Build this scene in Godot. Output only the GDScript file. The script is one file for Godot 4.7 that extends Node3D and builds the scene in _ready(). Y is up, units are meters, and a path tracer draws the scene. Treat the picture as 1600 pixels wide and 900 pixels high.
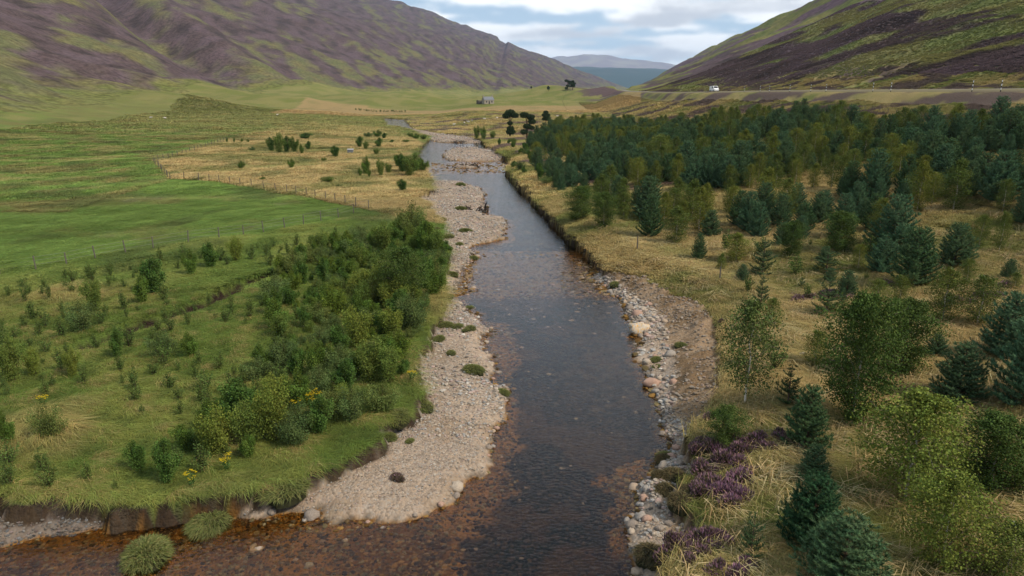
extends Node3D
# An upland glen seen from the air: a shingle river between a grazed left side and a young plantation on the right, heather hills behind.
# World: x to the right, y up, z = -d where d is metres up the valley. The river's surface is y = 0.

const BANK_LEFT := [-23.4, 21.4, -17.7, 21.3, -15.0, 21.1, -12.8, 20.9, -11.6, 21.1, -10.8, 21.6, -9.5, 22.2, -8.3, 22.4, -7.3, 22.8, -7.0, 23.5, -6.1, 24.3, -5.3, 25.3, -5.4, 26.6, -4.6, 27.7, -4.4, 29.3, -4.6, 31.1, -4.8, 34.5, -5.1, 38.6, -4.6, 42.2, -4.7, 48.2, -6.0, 58.2, -7.6, 73.1, -11.1, 86.9, -12.8, 91.8, -11.6, 99.8, -13.8, 115.9, -20.8, 150.2, -24.0, 180.0, -25.9, 220.9, -40.2, 275.2, -55.5, 307.5, -70.1, 381.6]
const BANK_RIGHT := [-55.8, 365.3, -44.7, 306.2, -36.2, 268.1, -24.4, 242.2, -13.3, 224.1, -8.9, 202.8, -2.6, 155.9, 0.4, 145.2, -1.2, 127.5, -0.3, 118.2, 2.0, 99.5, 4.0, 84.7, 5.4, 71.7, 6.5, 65.0, 7.5, 58.1, 8.1, 54.0, 10.0, 51.5, 11.9, 46.9, 13.0, 43.1, 12.3, 38.0, 10.9, 33.0, 9.7, 29.8, 8.4, 27.1, 7.1, 24.3, 6.6, 21.9, 5.8, 19.6, 5.0, 17.9, 4.4, 16.5, 3.1, 12.3]
const BAR_LEFT := [-7.9, 22.8, -7.1, 22.1, -6.0, 21.5, -4.6, 21.1, -3.5, 21.4, -2.6, 22.3, -1.5, 24.3, -0.8, 25.9, -0.8, 26.7, -1.1, 27.2, -0.3, 29.0, 0.1, 31.1, -0.5, 33.4, -1.3, 36.0, -1.7, 40.1, -1.5, 43.9, -2.5, 46.7, -4.5, 47.9, -5.1, 53.5, -8.3, 53.5, -6.8, 33.4, -7.4, 27.2, -9.0, 24.3]
const BAR_UPSTREAM := [-5.1, 53.5, -4.5, 58.8, -3.9, 62.4, -3.8, 66.5, -0.7, 70.5, -0.4, 78.3, -2.4, 84.6, -3.5, 93.1, -4.4, 104.1, -7.0, 114.5, -11.9, 116.2, -17.9, 112.9, -14.0, 87.0, -8.1, 55.5]
const BAR_ISLAND := [-17.5, 169.2, -16.0, 182.3, -10.3, 186.4, -4.9, 176.4, 0.0, 169.2, 0.9, 156.3, -2.8, 150.6, -8.3, 149.2, -14.2, 153.4]
const BAR_LOG := [-10.9, 142.7, -8.8, 145.3, -6.6, 142.7, -6.6, 136.7, -9.9, 136.7]
const BAR_FAR := [-40.9, 262.7, -36.4, 284.9, -26.0, 284.9, -18.8, 250.9, -13.7, 230.2, -6.9, 215.3, -9.3, 202.3, -20.7, 204.8, -27.0, 218.2, -33.3, 227.1]
const BANK_STONES := [8.6, 55.9, 8.1, 48.2, 7.6, 41.3, 7.4, 36.0, 7.2, 31.8, 7.2, 29.0, 6.3, 25.6, 5.1, 22.8, 4.2, 21.2, 4.1, 19.4, 3.3, 16.8, 6.1, 16.8, 9.8, 26.6, 14.5, 38.0, 16.2, 55.5, 11.8, 61.1]
const BEACH_NEAR := [-23.1, 20.1, -17.8, 20.4, -16.1, 20.5, -14.4, 21.1, -14.1, 21.6, -17.1, 22.8, -25.6, 22.8]
const BEACH_SMALL := [-10.3, 21.5, -9.0, 21.8, -7.4, 22.3, -8.2, 23.1, -9.8, 22.8]
const DITCH := [-24.8, 36.4, -23.6, 39.7, -22.2, 42.5, -20.8, 46.2, -20.4, 49.9, -19.2, 52.2]
const PADDOCK := [-65.3, 44.4, -52.7, 49.2, -41.4, 53.4, -32.6, 60.6, -24.5, 68.6, -17.7, 77.9, -17.4, 81.8, -31.4, 95.8, -50.3, 110.0, -55.7, 111.7, -52.9, 80.0, -83.2, 80.0, -94.0, 57.4]
const WET_FAR := [-73.2, 141.1, -55.7, 111.7, -50.3, 110.0, -17.4, 81.8, -11.5, 75.8, -7.5, 72.0, -11.0, 89.9, -12.3, 110.0, -23.0, 155.7, -24.5, 190.7, -52.3, 286.3, -86.8, 297.3, -82.0, 200.7]
const FAR_FIELD := [-133.6, 386.6, -74.0, 407.1, -54.7, 430.0, 66.9, 368.0, 93.7, 516.8, 43.9, 484.2, -61.5, 484.2, -117.9, 500.0, -145.1, 500.0]

# left foot of the big hill (d, x) and foot of the hill on the right
const FOOT_LEFT := [0, -190, 231, -196, 450, -240, 700, -262, 1100, -258, 1500, -170, 1900, -60, 2300, 50, 2700, 160, 3100, 270, 3500, 378, 4000, 505, 5200, 800, 6500, 1090]
const FOOT_RIGHT := [0, 100, 300, 101, 480, 96, 650, 108, 1000, 158, 1600, 250, 2200, 345, 2800, 452, 5000, 900, 6500, 1200]
const ROAD := [20, 99, 100, 93, 128, 90, 160, 87.8, 200, 87, 235, 86.2, 290, 81.5, 400, 83.5, 520, 87, 640, 100, 800, 122, 1000, 150]

var warp := FastNoiseLite.new()
var rough := FastNoiseLite.new()
var mid := FastNoiseLite.new()
var large := FastNoiseLite.new()
var patch := FastNoiseLite.new()
var rng := RandomNumberGenerator.new()
var land_mask: PackedByteArray
var gravel_near: PackedByteArray
var gravel_wide: PackedByteArray
var center_x := PackedFloat32Array()
var bank_x := PackedFloat32Array()
var taken := {}
var M := {}

# ------------------------------------------------------------------ small helpers
func named(called: String) -> String:
	if not taken.has(called):
		taken[called] = 0
		return called
	taken[called] += 1
	return "%s_%03d" % [called, taken[called]]

func tag(o: Node, label := "", category := "", group := "", kind := "") -> Node:
	if label: o.set_meta("label", label)
	if category: o.set_meta("category", category)
	if group: o.set_meta("group", group)
	if kind: o.set_meta("kind", kind)
	return o

func table(t: Array, d: float) -> float:
	var n := t.size()
	if d <= t[0]: return t[1]
	for i in range(2, n, 2):
		if d <= t[i]:
			var k: float = (d - t[i - 2]) / float(t[i] - t[i - 2])
			var before: float = t[i - 3] if i > 2 else t[i - 1]
			var after: float = t[i + 3] if i + 3 < n else t[i + 1]
			var span := float(t[i] - t[i - 2])
			var m0: float = (t[i + 1] - before) / (t[i] - (t[i - 4] if i > 2 else t[i - 2])) * span
			var m1: float = (after - t[i - 1]) / ((t[i + 2] if i + 3 < n else t[i]) - t[i - 2]) * span
			var k2 := k * k
			var k3 := k2 * k
			return (2.0 * k3 - 3.0 * k2 + 1.0) * t[i - 1] + (k3 - 2.0 * k2 + k) * m0 + (3.0 * k2 - 2.0 * k3) * t[i + 1] + (k3 - k2) * m1
	return t[n - 1]

func inside(poly: PackedVector2Array, x: float, d: float) -> bool:
	return Geometry2D.is_point_in_polygon(Vector2(x, d), poly)

func pairs(a: Array) -> PackedVector2Array:
	var p := PackedVector2Array()
	for i in range(0, a.size(), 2): p.append(Vector2(a[i], a[i + 1]))
	return p

# collects triangles for one mesh
class Shape:
	var v := PackedVector3Array()
	var n := PackedVector3Array()
	var c := PackedColorArray()
	var ix := PackedInt32Array()
	func tri(p: Vector3, q: Vector3, r: Vector3, col: Color, nn := Vector3.ZERO) -> void:
		var m := (r - p).cross(q - p).normalized()
		var k := v.size()
		if nn != Vector3.ZERO and m.dot(nn) < 0.0:
			m = -m
			v.append(p); v.append(r); v.append(q)
		else:
			v.append(p); v.append(q); v.append(r)
		n.append(m); n.append(m); n.append(m)
		c.append(col); c.append(col); c.append(col)
		ix.append(k); ix.append(k + 1); ix.append(k + 2)
	func quad(p: Vector3, q: Vector3, r: Vector3, s: Vector3, col: Color, nn := Vector3.ZERO) -> void:
		var m := (r - p).cross(q - p).normalized()
		var k := v.size()
		if nn != Vector3.ZERO and m.dot(nn) < 0.0:
			m = -m
			v.append(p); v.append(s); v.append(r); v.append(q)
		else:
			v.append(p); v.append(q); v.append(r); v.append(s)
		for i in 4:
			n.append(m); c.append(col)
		ix.append(k); ix.append(k + 1); ix.append(k + 2)
		ix.append(k); ix.append(k + 2); ix.append(k + 3)
	func tube(pts: Array, radii: Array, sides: int, col: Color, cap := true) -> void:
		var first := v.size()
		for i in pts.size():
			var t: Vector3 = (pts[mini(i + 1, pts.size() - 1)] - pts[maxi(i - 1, 0)]).normalized()
			var s := t.cross(Vector3.RIGHT if absf(t.x) < 0.8 else Vector3.FORWARD).normalized()
			var u := t.cross(s)
			for k in sides:
				var a := TAU * k / sides
				var o := s * cos(a) + u * sin(a)
				v.append(pts[i] + o * radii[i]); n.append(o); c.append(col)
		for i in pts.size() - 1:
			for k in sides:
				var a := first + i * sides + k
				var b := first + i * sides + (k + 1) % sides
				ix.append(a); ix.append(a + sides); ix.append(b)
				ix.append(b); ix.append(a + sides); ix.append(b + sides)
		if cap:
			var top := v.size()
			v.append(pts[-1]); n.append((pts[-1] - pts[-2]).normalized()); c.append(col)
			for k in sides:
				var a := first + (pts.size() - 1) * sides
				ix.append(a + k); ix.append(top); ix.append(a + (k + 1) % sides)
	func box(at: Vector3, size: Vector3, col: Color, turn := 0.0) -> void:
		var b := Basis(Vector3.UP, turn)
		var h := size / 2.0
		for f in [[Vector3.RIGHT, Vector3.UP], [Vector3.LEFT, Vector3.UP], [Vector3.UP, Vector3.BACK], [Vector3.DOWN, Vector3.BACK], [Vector3.BACK, Vector3.UP], [Vector3.FORWARD, Vector3.UP]]:
			var nn: Vector3 = f[0]
			var up: Vector3 = f[1]
			var s := nn.cross(up)
			quad(at + b * ((nn + up - s) * h), at + b * ((nn + up + s) * h), at + b * ((nn - up + s) * h), at + b * ((nn - up - s) * h), col, b * nn)
	func done() -> ArrayMesh:
		var a := []
		a.resize(Mesh.ARRAY_MAX)
		a[Mesh.ARRAY_VERTEX] = v
		a[Mesh.ARRAY_NORMAL] = n
		a[Mesh.ARRAY_COLOR] = c
		a[Mesh.ARRAY_INDEX] = ix
		var m := ArrayMesh.new()
		m.add_surface_from_arrays(Mesh.PRIMITIVE_TRIANGLES, a)
		return m

func part(called: String, mesh: Mesh, m: Material, parent: Node) -> MeshInstance3D:
	var o := MeshInstance3D.new()
	o.name = named(called) if parent == self else called
	o.mesh = mesh
	o.material_override = m
	parent.add_child(o, true)
	return o

func base(called: String, at: Vector3, turn := 0.0) -> Node3D:
	var o := Node3D.new()
	o.name = named(called)
	add_child(o)
	o.position = at
	o.rotation.y = turn
	return o

func many(called: String, mesh: Mesh, m: Material, where: Array, tint: Array, parent: Node = self) -> MultiMeshInstance3D:
	var mm := MultiMesh.new()
	mm.transform_format = MultiMesh.TRANSFORM_3D
	mm.use_colors = true
	mm.mesh = mesh
	mm.instance_count = where.size()
	for i in where.size():
		mm.set_instance_transform(i, where[i])
		mm.set_instance_color(i, tint[i])
	var o := MultiMeshInstance3D.new()
	o.name = named(called) if parent == self else called
	o.multimesh = mm
	o.material_override = m
	parent.add_child(o, true)
	o.set_meta("kind", "stuff")
	return o

func noise_texture(size: int, freq: float, ramp: Array, octaves := 4, kind := FastNoiseLite.TYPE_SIMPLEX_SMOOTH, number := 1, as_normal := false, strength := 8.0) -> NoiseTexture2D:
	var f := FastNoiseLite.new()
	f.noise_type = kind
	f.seed = number
	f.frequency = freq
	f.fractal_octaves = octaves
	var t := NoiseTexture2D.new()
	t.width = size; t.height = size
	t.seamless = true
	t.noise = f
	t.as_normal_map = as_normal
	t.bump_strength = strength
	if ramp:
		var g := Gradient.new()
		g.offsets = PackedFloat32Array(ramp[0])
		g.colors = PackedColorArray(ramp[1])
		t.color_ramp = g
	return t

func grey(a: float) -> Color: return Color(a, a, a)

func plain(col: Color, roughness := 0.85) -> StandardMaterial3D:
	var m := StandardMaterial3D.new()
	m.albedo_color = col.linear_to_srgb()
	m.roughness = roughness
	return m

func tinted(roughness := 0.8, backlight := 0.0, scale := Color.WHITE) -> StandardMaterial3D:
	var m := StandardMaterial3D.new()
	m.albedo_color = scale.linear_to_srgb()
	m.vertex_color_use_as_albedo = true
	m.roughness = roughness
	m.metallic_specular = 0.12
	m.cull_mode = BaseMaterial3D.CULL_DISABLED
	if backlight > 0.0:
		m.backlight_enabled = true
		m.backlight = Color(backlight, backlight, backlight * 0.6).linear_to_srgb()
	return m

# ------------------------------------------------------------------ the lie of the land
const MX := -84.0
const MD := 8.0
const MW := 1024
const MH := 2048
const SX := 8.0            # mask pixels per metre across
const SD := 2048.0 / 384.0 # and along

func fill(im: Image, poly: PackedVector2Array, value: float) -> void:
	var n := poly.size()
	for row in MH:
		var d := MD + (row + 0.5) / SD
		var xs := []
		for i in n:
			var a := poly[i]
			var b := poly[(i + 1) % n]
			if (a.y > d) != (b.y > d):
				xs.append(a.x + (d - a.y) / (b.y - a.y) * (b.x - a.x))
		xs.sort()
		for k in range(0, xs.size() - 1, 2):
			var p := clampi(int((xs[k] - MX) * SX), 0, MW)
			var q := clampi(int((xs[k + 1] - MX) * SX), 0, MW)
			if q > p: im.fill_rect(Rect2i(p, row, q - p, 1), Color(value, value, value))

func blurred(im: Image, across: int, along: int) -> PackedByteArray:
	var b: Image = im.duplicate()
	b.resize(MW / across, MH / along, Image.INTERPOLATE_TRILINEAR)
	b.resize(MW, MH, Image.INTERPOLATE_CUBIC)
	return b.get_data()

func sample(m: PackedByteArray, x: float, d: float, outside: float) -> float:
	var i := int((x - MX) * SX)
	var j := int((d - MD) * SD)
	if i < 0 or j < 0 or i >= MW or j >= MH: return outside
	return m[j * MW + i] / 255.0

func make_masks() -> void:
	var channel := pairs(BANK_LEFT)
	channel.append_array(pairs(BANK_RIGHT))
	channel.append(Vector2(-23.4, 12.3))
	var im := Image.create(MW, MH, false, Image.FORMAT_L8)
	im.fill(Color.WHITE)
	fill(im, channel, 0.0)
	land_mask = blurred(im, 4, 2)
	im.fill(Color.BLACK)
	for p in [BAR_LEFT, BAR_UPSTREAM, BAR_ISLAND, BAR_LOG, BAR_FAR, BANK_STONES, BEACH_NEAR, BEACH_SMALL]:
		fill(im, pairs(p), 1.0)
	gravel_near = blurred(im, 8, 4)
	gravel_wide = blurred(im, 32, 16)
	# where the river runs and where its right bank stands, metre by metre
	for k in 420:
		var d := float(k)
		var l := _edge(BANK_LEFT, d)
		var r := _edge(BANK_RIGHT, d)
		center_x.append((l + r) * 0.5)
		bank_x.append(r)

func _edge(t: Array, d: float) -> float:
	for i in range(0, t.size() - 2, 2):
		if (t[i + 1] - d) * (t[i + 3] - d) <= 0.0 and t[i + 1] != t[i + 3]:
			return lerpf(t[i], t[i + 2], (d - t[i + 1]) / (t[i + 3] - t[i + 1]))
	return -6.0 if d < 60.0 else -70.0

func land_at(x: float, d: float) -> float:
	var w := warp.get_noise_2d(x * 0.4, d * 0.4) * 0.8
	var u := warp.get_noise_2d(d * 0.4, x * 0.4 + 300.0) * 0.8
	if d < 60.0:
		w += warp.get_noise_2d(x * 1.4, d * 1.4) * 0.25
	return sample(land_mask, x + w, d + u, 1.0)

func ditch(x: float, d: float) -> float:
	if d < 30.0 or d > 58.0 or x > -15.0 or x < -30.0: return 9.0
	var p := Vector2(x + warp.get_noise_2d(x, d) * 0.5, d)
	var best := 9.0
	for i in range(0, DITCH.size() - 2, 2):
		var a := Vector2(DITCH[i], DITCH[i + 1])
		var b := Vector2(DITCH[i + 2], DITCH[i + 3])
		best = minf(best, p.distance_to(Geometry2D.get_closest_point_to_segment(p, a, b)))
	return best

func knoll(x: float, d: float, cx: float, cd: float, rx: float, rd: float, h: float) -> float:
	var q := ((x - cx) / rx) ** 2 + ((d - cd) / rd) ** 2
	return h * exp(-q * 1.2) if q < 6.0 else 0.0

func meadow(x: float, d: float) -> float:
	# height of the vegetated land, without the river
	var k := clampi(int(d), 0, 419)
	var low := smoothstep(150.0, 250.0, d) * smoothstep(45.0, 18.0, absf(x - center_x[k]))
	var h := lerpf(1.0 + large.get_noise_2d(x, d) * 0.35 + mid.get_noise_2d(x, d) * 0.14, 0.32, low)
	var right := x - bank_x[k]
	if d < 420.0 and right > 0.0:
		h += minf(right, 3.0) * 0.25 * (1.0 - low)
		var from := maxf(bank_x[k] + 6.0, lerpf(12.0, 44.0, smoothstep(90.0, 235.0, d)))
		if x > from:
			var top := maxf(20.0, table(ROAD, d) - from)
			var t := clampf((x - from) / top, 0.0, 1.0)
			h += 10.9 * (t * 0.75 + 0.25 * t * t * (3.0 - 2.0 * t)) * smoothstep(460.0, 250.0, d)
			h += mid.get_noise_2d(x * 0.5, d * 0.5) * 0.8 * t
	h -= 1.15 * smoothstep(1.3, 0.5, ditch(x, d))
	if d > 150.0:
		h += knoll(x, d, 50, 760, 78, 100, 14.0) + knoll(x, d, 96, 640, 45, 60, 10.0) + knoll(x, d, -95, 560, 60, 60, 5.5) + knoll(x, d, 35, 520, 62, 46, 3.4)
		h += knoll(x, d, -205, 430, 46, 40, 8.0) + knoll(x, d, -235, 540, 60, 45, 11.0) + knoll(x, d, -165, 500, 40, 30, 5.5) + knoll(x, d, -150, 620, 55, 40, 7.0) + knoll(x, d, -60, 600, 60, 34, 5.0)
		h += knoll(x, d, -230, 800, 70, 90, 11.0) + knoll(x, d, -120, 900, 80, 60, 9.0)
		h += maxf(0.0, large.get_noise_2d(x * 0.35 + 70, d * 0.35)) * 5.0 * smoothstep(380.0, 600.0, d)
		h += (d - 150.0) * 0.004 * (1.0 - low)
	# the road shelf and the slope up to it
	var road := table(ROAD, d)
	var rr := 13.0 + sin(d * 0.011) * 0.5 - maxf(0.0, d - 300.0) * 0.002
	if d > 1000.0: return h
	if x > road - 40.0 and d > 300.0:
		h = lerpf(h, maxf(h, rr - maxf(0.0, road - 4.0 - x) * 0.32), smoothstep(250.0, 460.0, d))
	if absf(x - road) < 9.0:
		h = lerpf(rr, h, smoothstep(3.2, 9.0, absf(x - road)))
	return h

func hills(x: float, d: float) -> float:
	var h := 0.0
	var fl := table(FOOT_LEFT, d)
	var t := fl - x
	if t > -120.0:
		var s := maxf(0.0, 0.5 * (t + sqrt(t * t + 1600.0)) - 3.3 * smoothstep(60.0, -60.0, t))
		h += s * lerpf(0.455, 0.385, smoothstep(900.0, 2400.0, d)) * (1.0 + 0.10 * large.get_noise_2d(x * 0.06, d * 0.06)) - s * s * 0.00002
		h += large.get_noise_2d(x * 0.07 + 9, d * 0.07) * minf(maxf(t, 0.0) * 0.09, 22.0)
		h += mid.get_noise_2d(x * 0.08, d * 0.08) * clampf(t * 0.01, 0.4, 1.8)
		# low moraine mounds along the foot
		h += maxf(0.0, large.get_noise_2d(x * 0.28, d * 0.28) + 0.15) * 9.0 * smoothstep(-70.0, 30.0, t) * smoothstep(160.0, 40.0, t)
		# the gully
		if d > 550.0 and d < 1500.0:
			var p := Vector2(x, d)
			var a := Vector2(-262, 705)
			var b := Vector2(-760, 1260)
			var c := Geometry2D.get_closest_point_to_segment(p, a, b)
			var far := p.distance_to(c)
			var up := clampf((c - a).length() / 250.0, 0.0, 1.0)
			h -= 34.0 * up * exp(-far * far / 1700.0)
			var side := (b - a).normalized().cross(p - a)
			h += 20.0 * up * exp(-pow((side + 80.0) / 60.0, 2.0)) * smoothstep(330.0, 120.0, far)
	var fr := table(FOOT_RIGHT, d)
	t = x - fr
	if t > -60.0:
		var s := 0.5 * (t + sqrt(t * t + 200.0))
		h += s * (0.36 + 0.10 * smoothstep(20.0, 200.0, t)) * (1.0 + 0.10 * large.get_noise_2d(x * 0.06 + 50, d * 0.06)) - s * s * 0.00006
		h += large.get_noise_2d(x * 0.12 + 90, d * 0.12) * minf(maxf(t, 0.0) * 0.12, 18.0)
		h += mid.get_noise_2d(x * 0.12, d * 0.12) * clampf(t * 0.03, 0.0, 1.8)
	return h

func height(x: float, d: float) -> float:
	var h := meadow(x, d) + hills(x, d)
	if d > 395.0 or x > 44.0 or x < -84.0:
		return h
	var land := land_at(x, d)
	if land > 0.97: return h + rough.get_noise_2d(x, d) * 0.05
	return lerpf(bed(x, d), h, smoothstep(0.3, 0.72, land))

func bed(x: float, d: float) -> float:
	var w := warp.get_noise_2d(x * 0.7, d * 0.7) * 0.5
	var g := sample(gravel_near, x + w, d + w, 0.0) * 0.45 + sample(gravel_wide, x + w, d, 0.0) * 0.55
	var left := smoothstep(2.0, -4.0, x) * smoothstep(27.0, 22.0, d)
	var deep := lerpf(-0.62, -0.20, maxf(left, smoothstep(0.25, 0.6, riffle(x, d))))
	var h := lerpf(deep, 0.42, g)
	if d > 24.0 and d < 60.0 and x > 4.0:
		h += (0.62 + 0.35 * warp.get_noise_2d(x * 0.8, d * 1.2)) * smoothstep(3.0, 0.7, bank_x[int(d)] - x) * smoothstep(26.0, 31.0, d) * smoothstep(58.0, 50.0, d)
	return h + rough.get_noise_2d(x * 1.3, d * 1.3) * 0.06 + mid.get_noise_2d(x * 2.0, d * 2.0) * 0.05

func riffle(x: float, d: float) -> float:
	# shallow broken water below the gravel bars
	return maxf(exp(-pow((d - 57.0) / 9.0, 2.0)), exp(-pow((d - 138.0) / 14.0, 2.0)) * 0.8)

# ------------------------------------------------------------------ what grows where (linear base colours)
const GREEN := Color(0.096, 0.140, 0.030)
const FRESH := Color(0.102, 0.158, 0.034)
const OLIVE := Color(0.140, 0.132, 0.046)
const STRAW := Color(0.255, 0.196, 0.085)
const RUSH := Color(0.062, 0.082, 0.026)
const HEATHER := Color(0.088, 0.062, 0.058)
const BLOOM := Color(0.112, 0.078, 0.082)
const DARKHEATH := Color(0.048, 0.036, 0.032)
const MOORGRASS := Color(0.172, 0.158, 0.056)
const PEAT := Color(0.030, 0.023, 0.017)
const SCREE := Color(0.20, 0.155, 0.105)

var paddock: PackedVector2Array
var far_field: PackedVector2Array
var wet_far: PackedVector2Array

func meadow_color(x: float, d: float) -> Color:
	var a := patch.get_noise_2d(x, d)              # wide drifts
	var b := mid.get_noise_2d(x * 1.1 + 40.0, d * 0.9)   # tussocks
	var k := clampi(int(d), 0, 419)
	var c := GREEN
	if x < center_x[k]:
		# grazed side
		if d < 400.0 and inside(paddock, x, d):
			c = FRESH.lerp(OLIVE, smoothstep(0.1, 0.5, a + b * 0.4) * 0.7)
			c = c.lerp(Color(0.15, 0.145, 0.07), smoothstep(0.28, 0.5, a * 0.7 - b * 0.5) * 0.7)
		elif d < 400.0 and inside(wet_far, x, d):
			c = STRAW.lerp(OLIVE, smoothstep(-0.15, 0.35, a + b * 0.6))
		elif d < 75.0:
			c = GREEN.lerp(Color(0.165, 0.190, 0.048), smoothstep(-0.25, 0.35, a + b * 0.8) * 0.85)
			c = c.lerp(STRAW, smoothstep(0.25, 0.55, a * 0.9 - b * 0.3) * 0.55)
		else:
			c = FRESH.lerp(OLIVE, smoothstep(-0.1, 0.4, a + b * 0.5))
			c = c.lerp(STRAW, smoothstep(0.2, 0.55, -a + b * 0.4 + 0.1) * 0.55)
	else:
		c = Color(0.195, 0.172, 0.064).lerp(STRAW, smoothstep(-0.3, 0.3, a + b * 0.8) * 0.85)
		c = c.lerp(Color(0.115, 0.135, 0.036), smoothstep(0.1, 0.45, -a + b * 0.8) * 0.8)
		if d > 90.0 or x > 45.0:
			c = c.lerp(HEATHER, smoothstep(0.12 - 0.16 * smoothstep(48.0, 70.0, x), 0.3 - 0.14 * smoothstep(48.0, 70.0, x), patch.get_noise_2d(x * 1.7 + 200.0, d * 1.2)) * 0.9)
	if d > 44.0 and x < center_x[k]:
		c = c.lerp(RUSH, smoothstep(0.16, 0.36, mid.get_noise_2d(x * 0.5 - 60.0, d * 0.35)) * 0.6)
	if d > 180.0 and x < center_x[k]:
		c = c.lerp(MOORGRASS.lerp(OLIVE, 0.4 + b), 0.65 * smoothstep(180.0, 290.0, d))
	if d > 230.0:
		if inside(far_field, x, d):
			c = Color(0.245, 0.178, 0.080).lerp(OLIVE, smoothstep(0.1, 0.6, a) * 0.5)
		else:
			var up_valley := MOORGRASS.lerp(Color(0.125, 0.134, 0.038), smoothstep(-0.3, 0.3, a))
			if x > 40.0: up_valley = up_valley.lerp(HEATHER, smoothstep(-0.05, 0.08, patch.get_noise_2d(x * 0.8, d * 0.5 + 33.0)) * smoothstep(40.0, 75.0, x))
			c = c.lerp(up_valley, smoothstep(340.0, 450.0, d + a * 80.0))
	return c

func hill_color(x: float, d: float, up: float, right: bool) -> Color:
	# patches run slantwise along the slope
	var s := x * 0.55 + d * 0.22
	var q := x * 0.30 - d * 0.55
	var a := patch.get_noise_2d(s * (0.55 if not right else 0.5), q * (0.16 if not right else 0.16))
	var b := mid.get_noise_2d(x * 0.22, d * 0.14)
	var e := patch.get_noise_2d(s * 1.3 + 500.0, q * 0.6)
	var heath := HEATHER.lerp(BLOOM, smoothstep(-0.2, 0.4, e + b * 0.4)).lerp(DARKHEATH, smoothstep(0.1, 0.45, -e + b * 0.5) * 0.8)
	var grass := MOORGRASS.lerp(Color(0.122, 0.138, 0.042), smoothstep(-0.25, 0.25, e)).lerp(Color(0.20, 0.165, 0.075), smoothstep(0.2, 0.5, b) * 0.5)
	var f := a + b * 0.22 + e * 0.20
	if right:
		var bare := scar(x, d)
		if bare > 0.05: heath = heath.lerp(Color(0.26, 0.19, 0.095), bare)
		heath = heath.lerp(Color(0.150, 0.100, 0.122), 0.45 * smoothstep(25.0, 60.0, up))
		var share := smoothstep(-0.08, 0.06, f - 0.01 + clampf((up - 50.0) * 0.0020, -0.06, 0.24))
		return heath.lerp(grass, share)
	# the lower slopes are grass, the upper ones heather
	var low := smoothstep(16.0, 5.0, up + b * 14.0)
	var share := 0.72 * smoothstep(-0.06, 0.30, f + b * 0.15 - clampf((up - 20.0) * 0.0006, 0.0, 0.13) - smoothstep(900.0, 2200.0, d) * 0.06)
	return heath.lerp(grass, maxf(low, share))

# ------------------------------------------------------------------ sky, sun, camera
func make_sky() -> Sky:
	var w := 2048
	var h := 1024
	var n1 := FastNoiseLite.new()
	n1.seed = 11; n1.frequency = 0.8; n1.fractal_octaves = 6; n1.fractal_gain = 0.52
	var n2 := FastNoiseLite.new()
	n2.seed = 5; n2.frequency = 0.34; n2.fractal_octaves = 5; n2.domain_warp_enabled = true; n2.domain_warp_amplitude = 0.8; n2.domain_warp_frequency = 0.5
	var im := Image.create(w, h, false, Image.FORMAT_RGBAF)
	var below := Color(0.16, 0.16, 0.13)
	im.fill_rect(Rect2i(0, h / 2, w, h / 2), below)
	for j in h / 2:
		var el := (0.5 - (j + 0.5) / h) * PI
		var sy := sin(el)
		var flat := cos(el) / (sy + 0.085)
		var hor := exp(-sy * 9.0)
		var step := 1 if el < 0.6 else 2
		for i in range(0, w, step):
			var az := ((i + 0.5) / w - 0.5) * TAU
			var px := sin(az) * flat
			var pz := cos(az) * flat
			var a := n1.get_noise_2d(px, pz * 1.25)
			var b := n2.get_noise_2d(px * 0.9 + 40.0, pz * 1.3)
			var cover := smoothstep(-0.20, 0.14, a + 0.14 - 0.30 * smoothstep(0.10, 0.45, sy))
			var thick := smoothstep(-0.05, 0.42, b + a * 0.3 + 0.16 * smoothstep(0.08, 0.4, sy))
			var blue := Color(0.20, 0.32, 0.48).lerp(Color(0.60, 0.74, 0.80), hor)
			var cloud := Color(0.98, 0.975, 0.96).lerp(Color(0.42, 0.44, 0.48), thick * 0.95)
			cloud = cloud.lerp(Color(0.90, 0.93, 0.95), hor * 0.3)
			var c := blue.lerp(cloud, cover)
			im.set_pixel(i, j, c)
			if step == 2: im.set_pixel(i + 1, j, c)
	var m := PanoramaSkyMaterial.new()
	m.panorama = ImageTexture.create_from_image(im)
	var s := Sky.new()
	s.sky_material = m
	return s

func make_view() -> void:
	var cam := Camera3D.new()
	cam.name = "camera"
	cam.fov = 45.73
	cam.near = 0.5
	cam.far = 30000.0
	cam.position = Vector3(0, 15, 0)
	cam.rotation_degrees = Vector3(-16.2, 0, 0)
	cam.current = true
	add_child(cam)
	var e := Environment.new()
	e.background_mode = Environment.BG_SKY
	e.sky = make_sky()
	e.background_energy_multiplier = 1.0
	e.tonemap_mode = Environment.TONE_MAPPER_LINEAR
	e.tonemap_exposure = 1.5
	e.sdfgi_enabled = true
	e.ssao_enabled = true
	e.ssil_enabled = true
	e.fog_enabled = true
	e.fog_density = 0.000045
	e.fog_light_color = Color(0.72, 0.83, 0.96)
	var we := WorldEnvironment.new()
	we.name = "environment"
	we.environment = e
	add_child(we)
	var sun := DirectionalLight3D.new()
	sun.name = "sun"
	sun.light_energy = 1.0
	sun.light_color = Color(1.0, 0.95, 0.88)
	sun.light_angular_distance = 9.0
	sun.shadow_enabled = true
	sun.rotation_degrees = Vector3(-48, 62, 0)
	add_child(sun)

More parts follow.
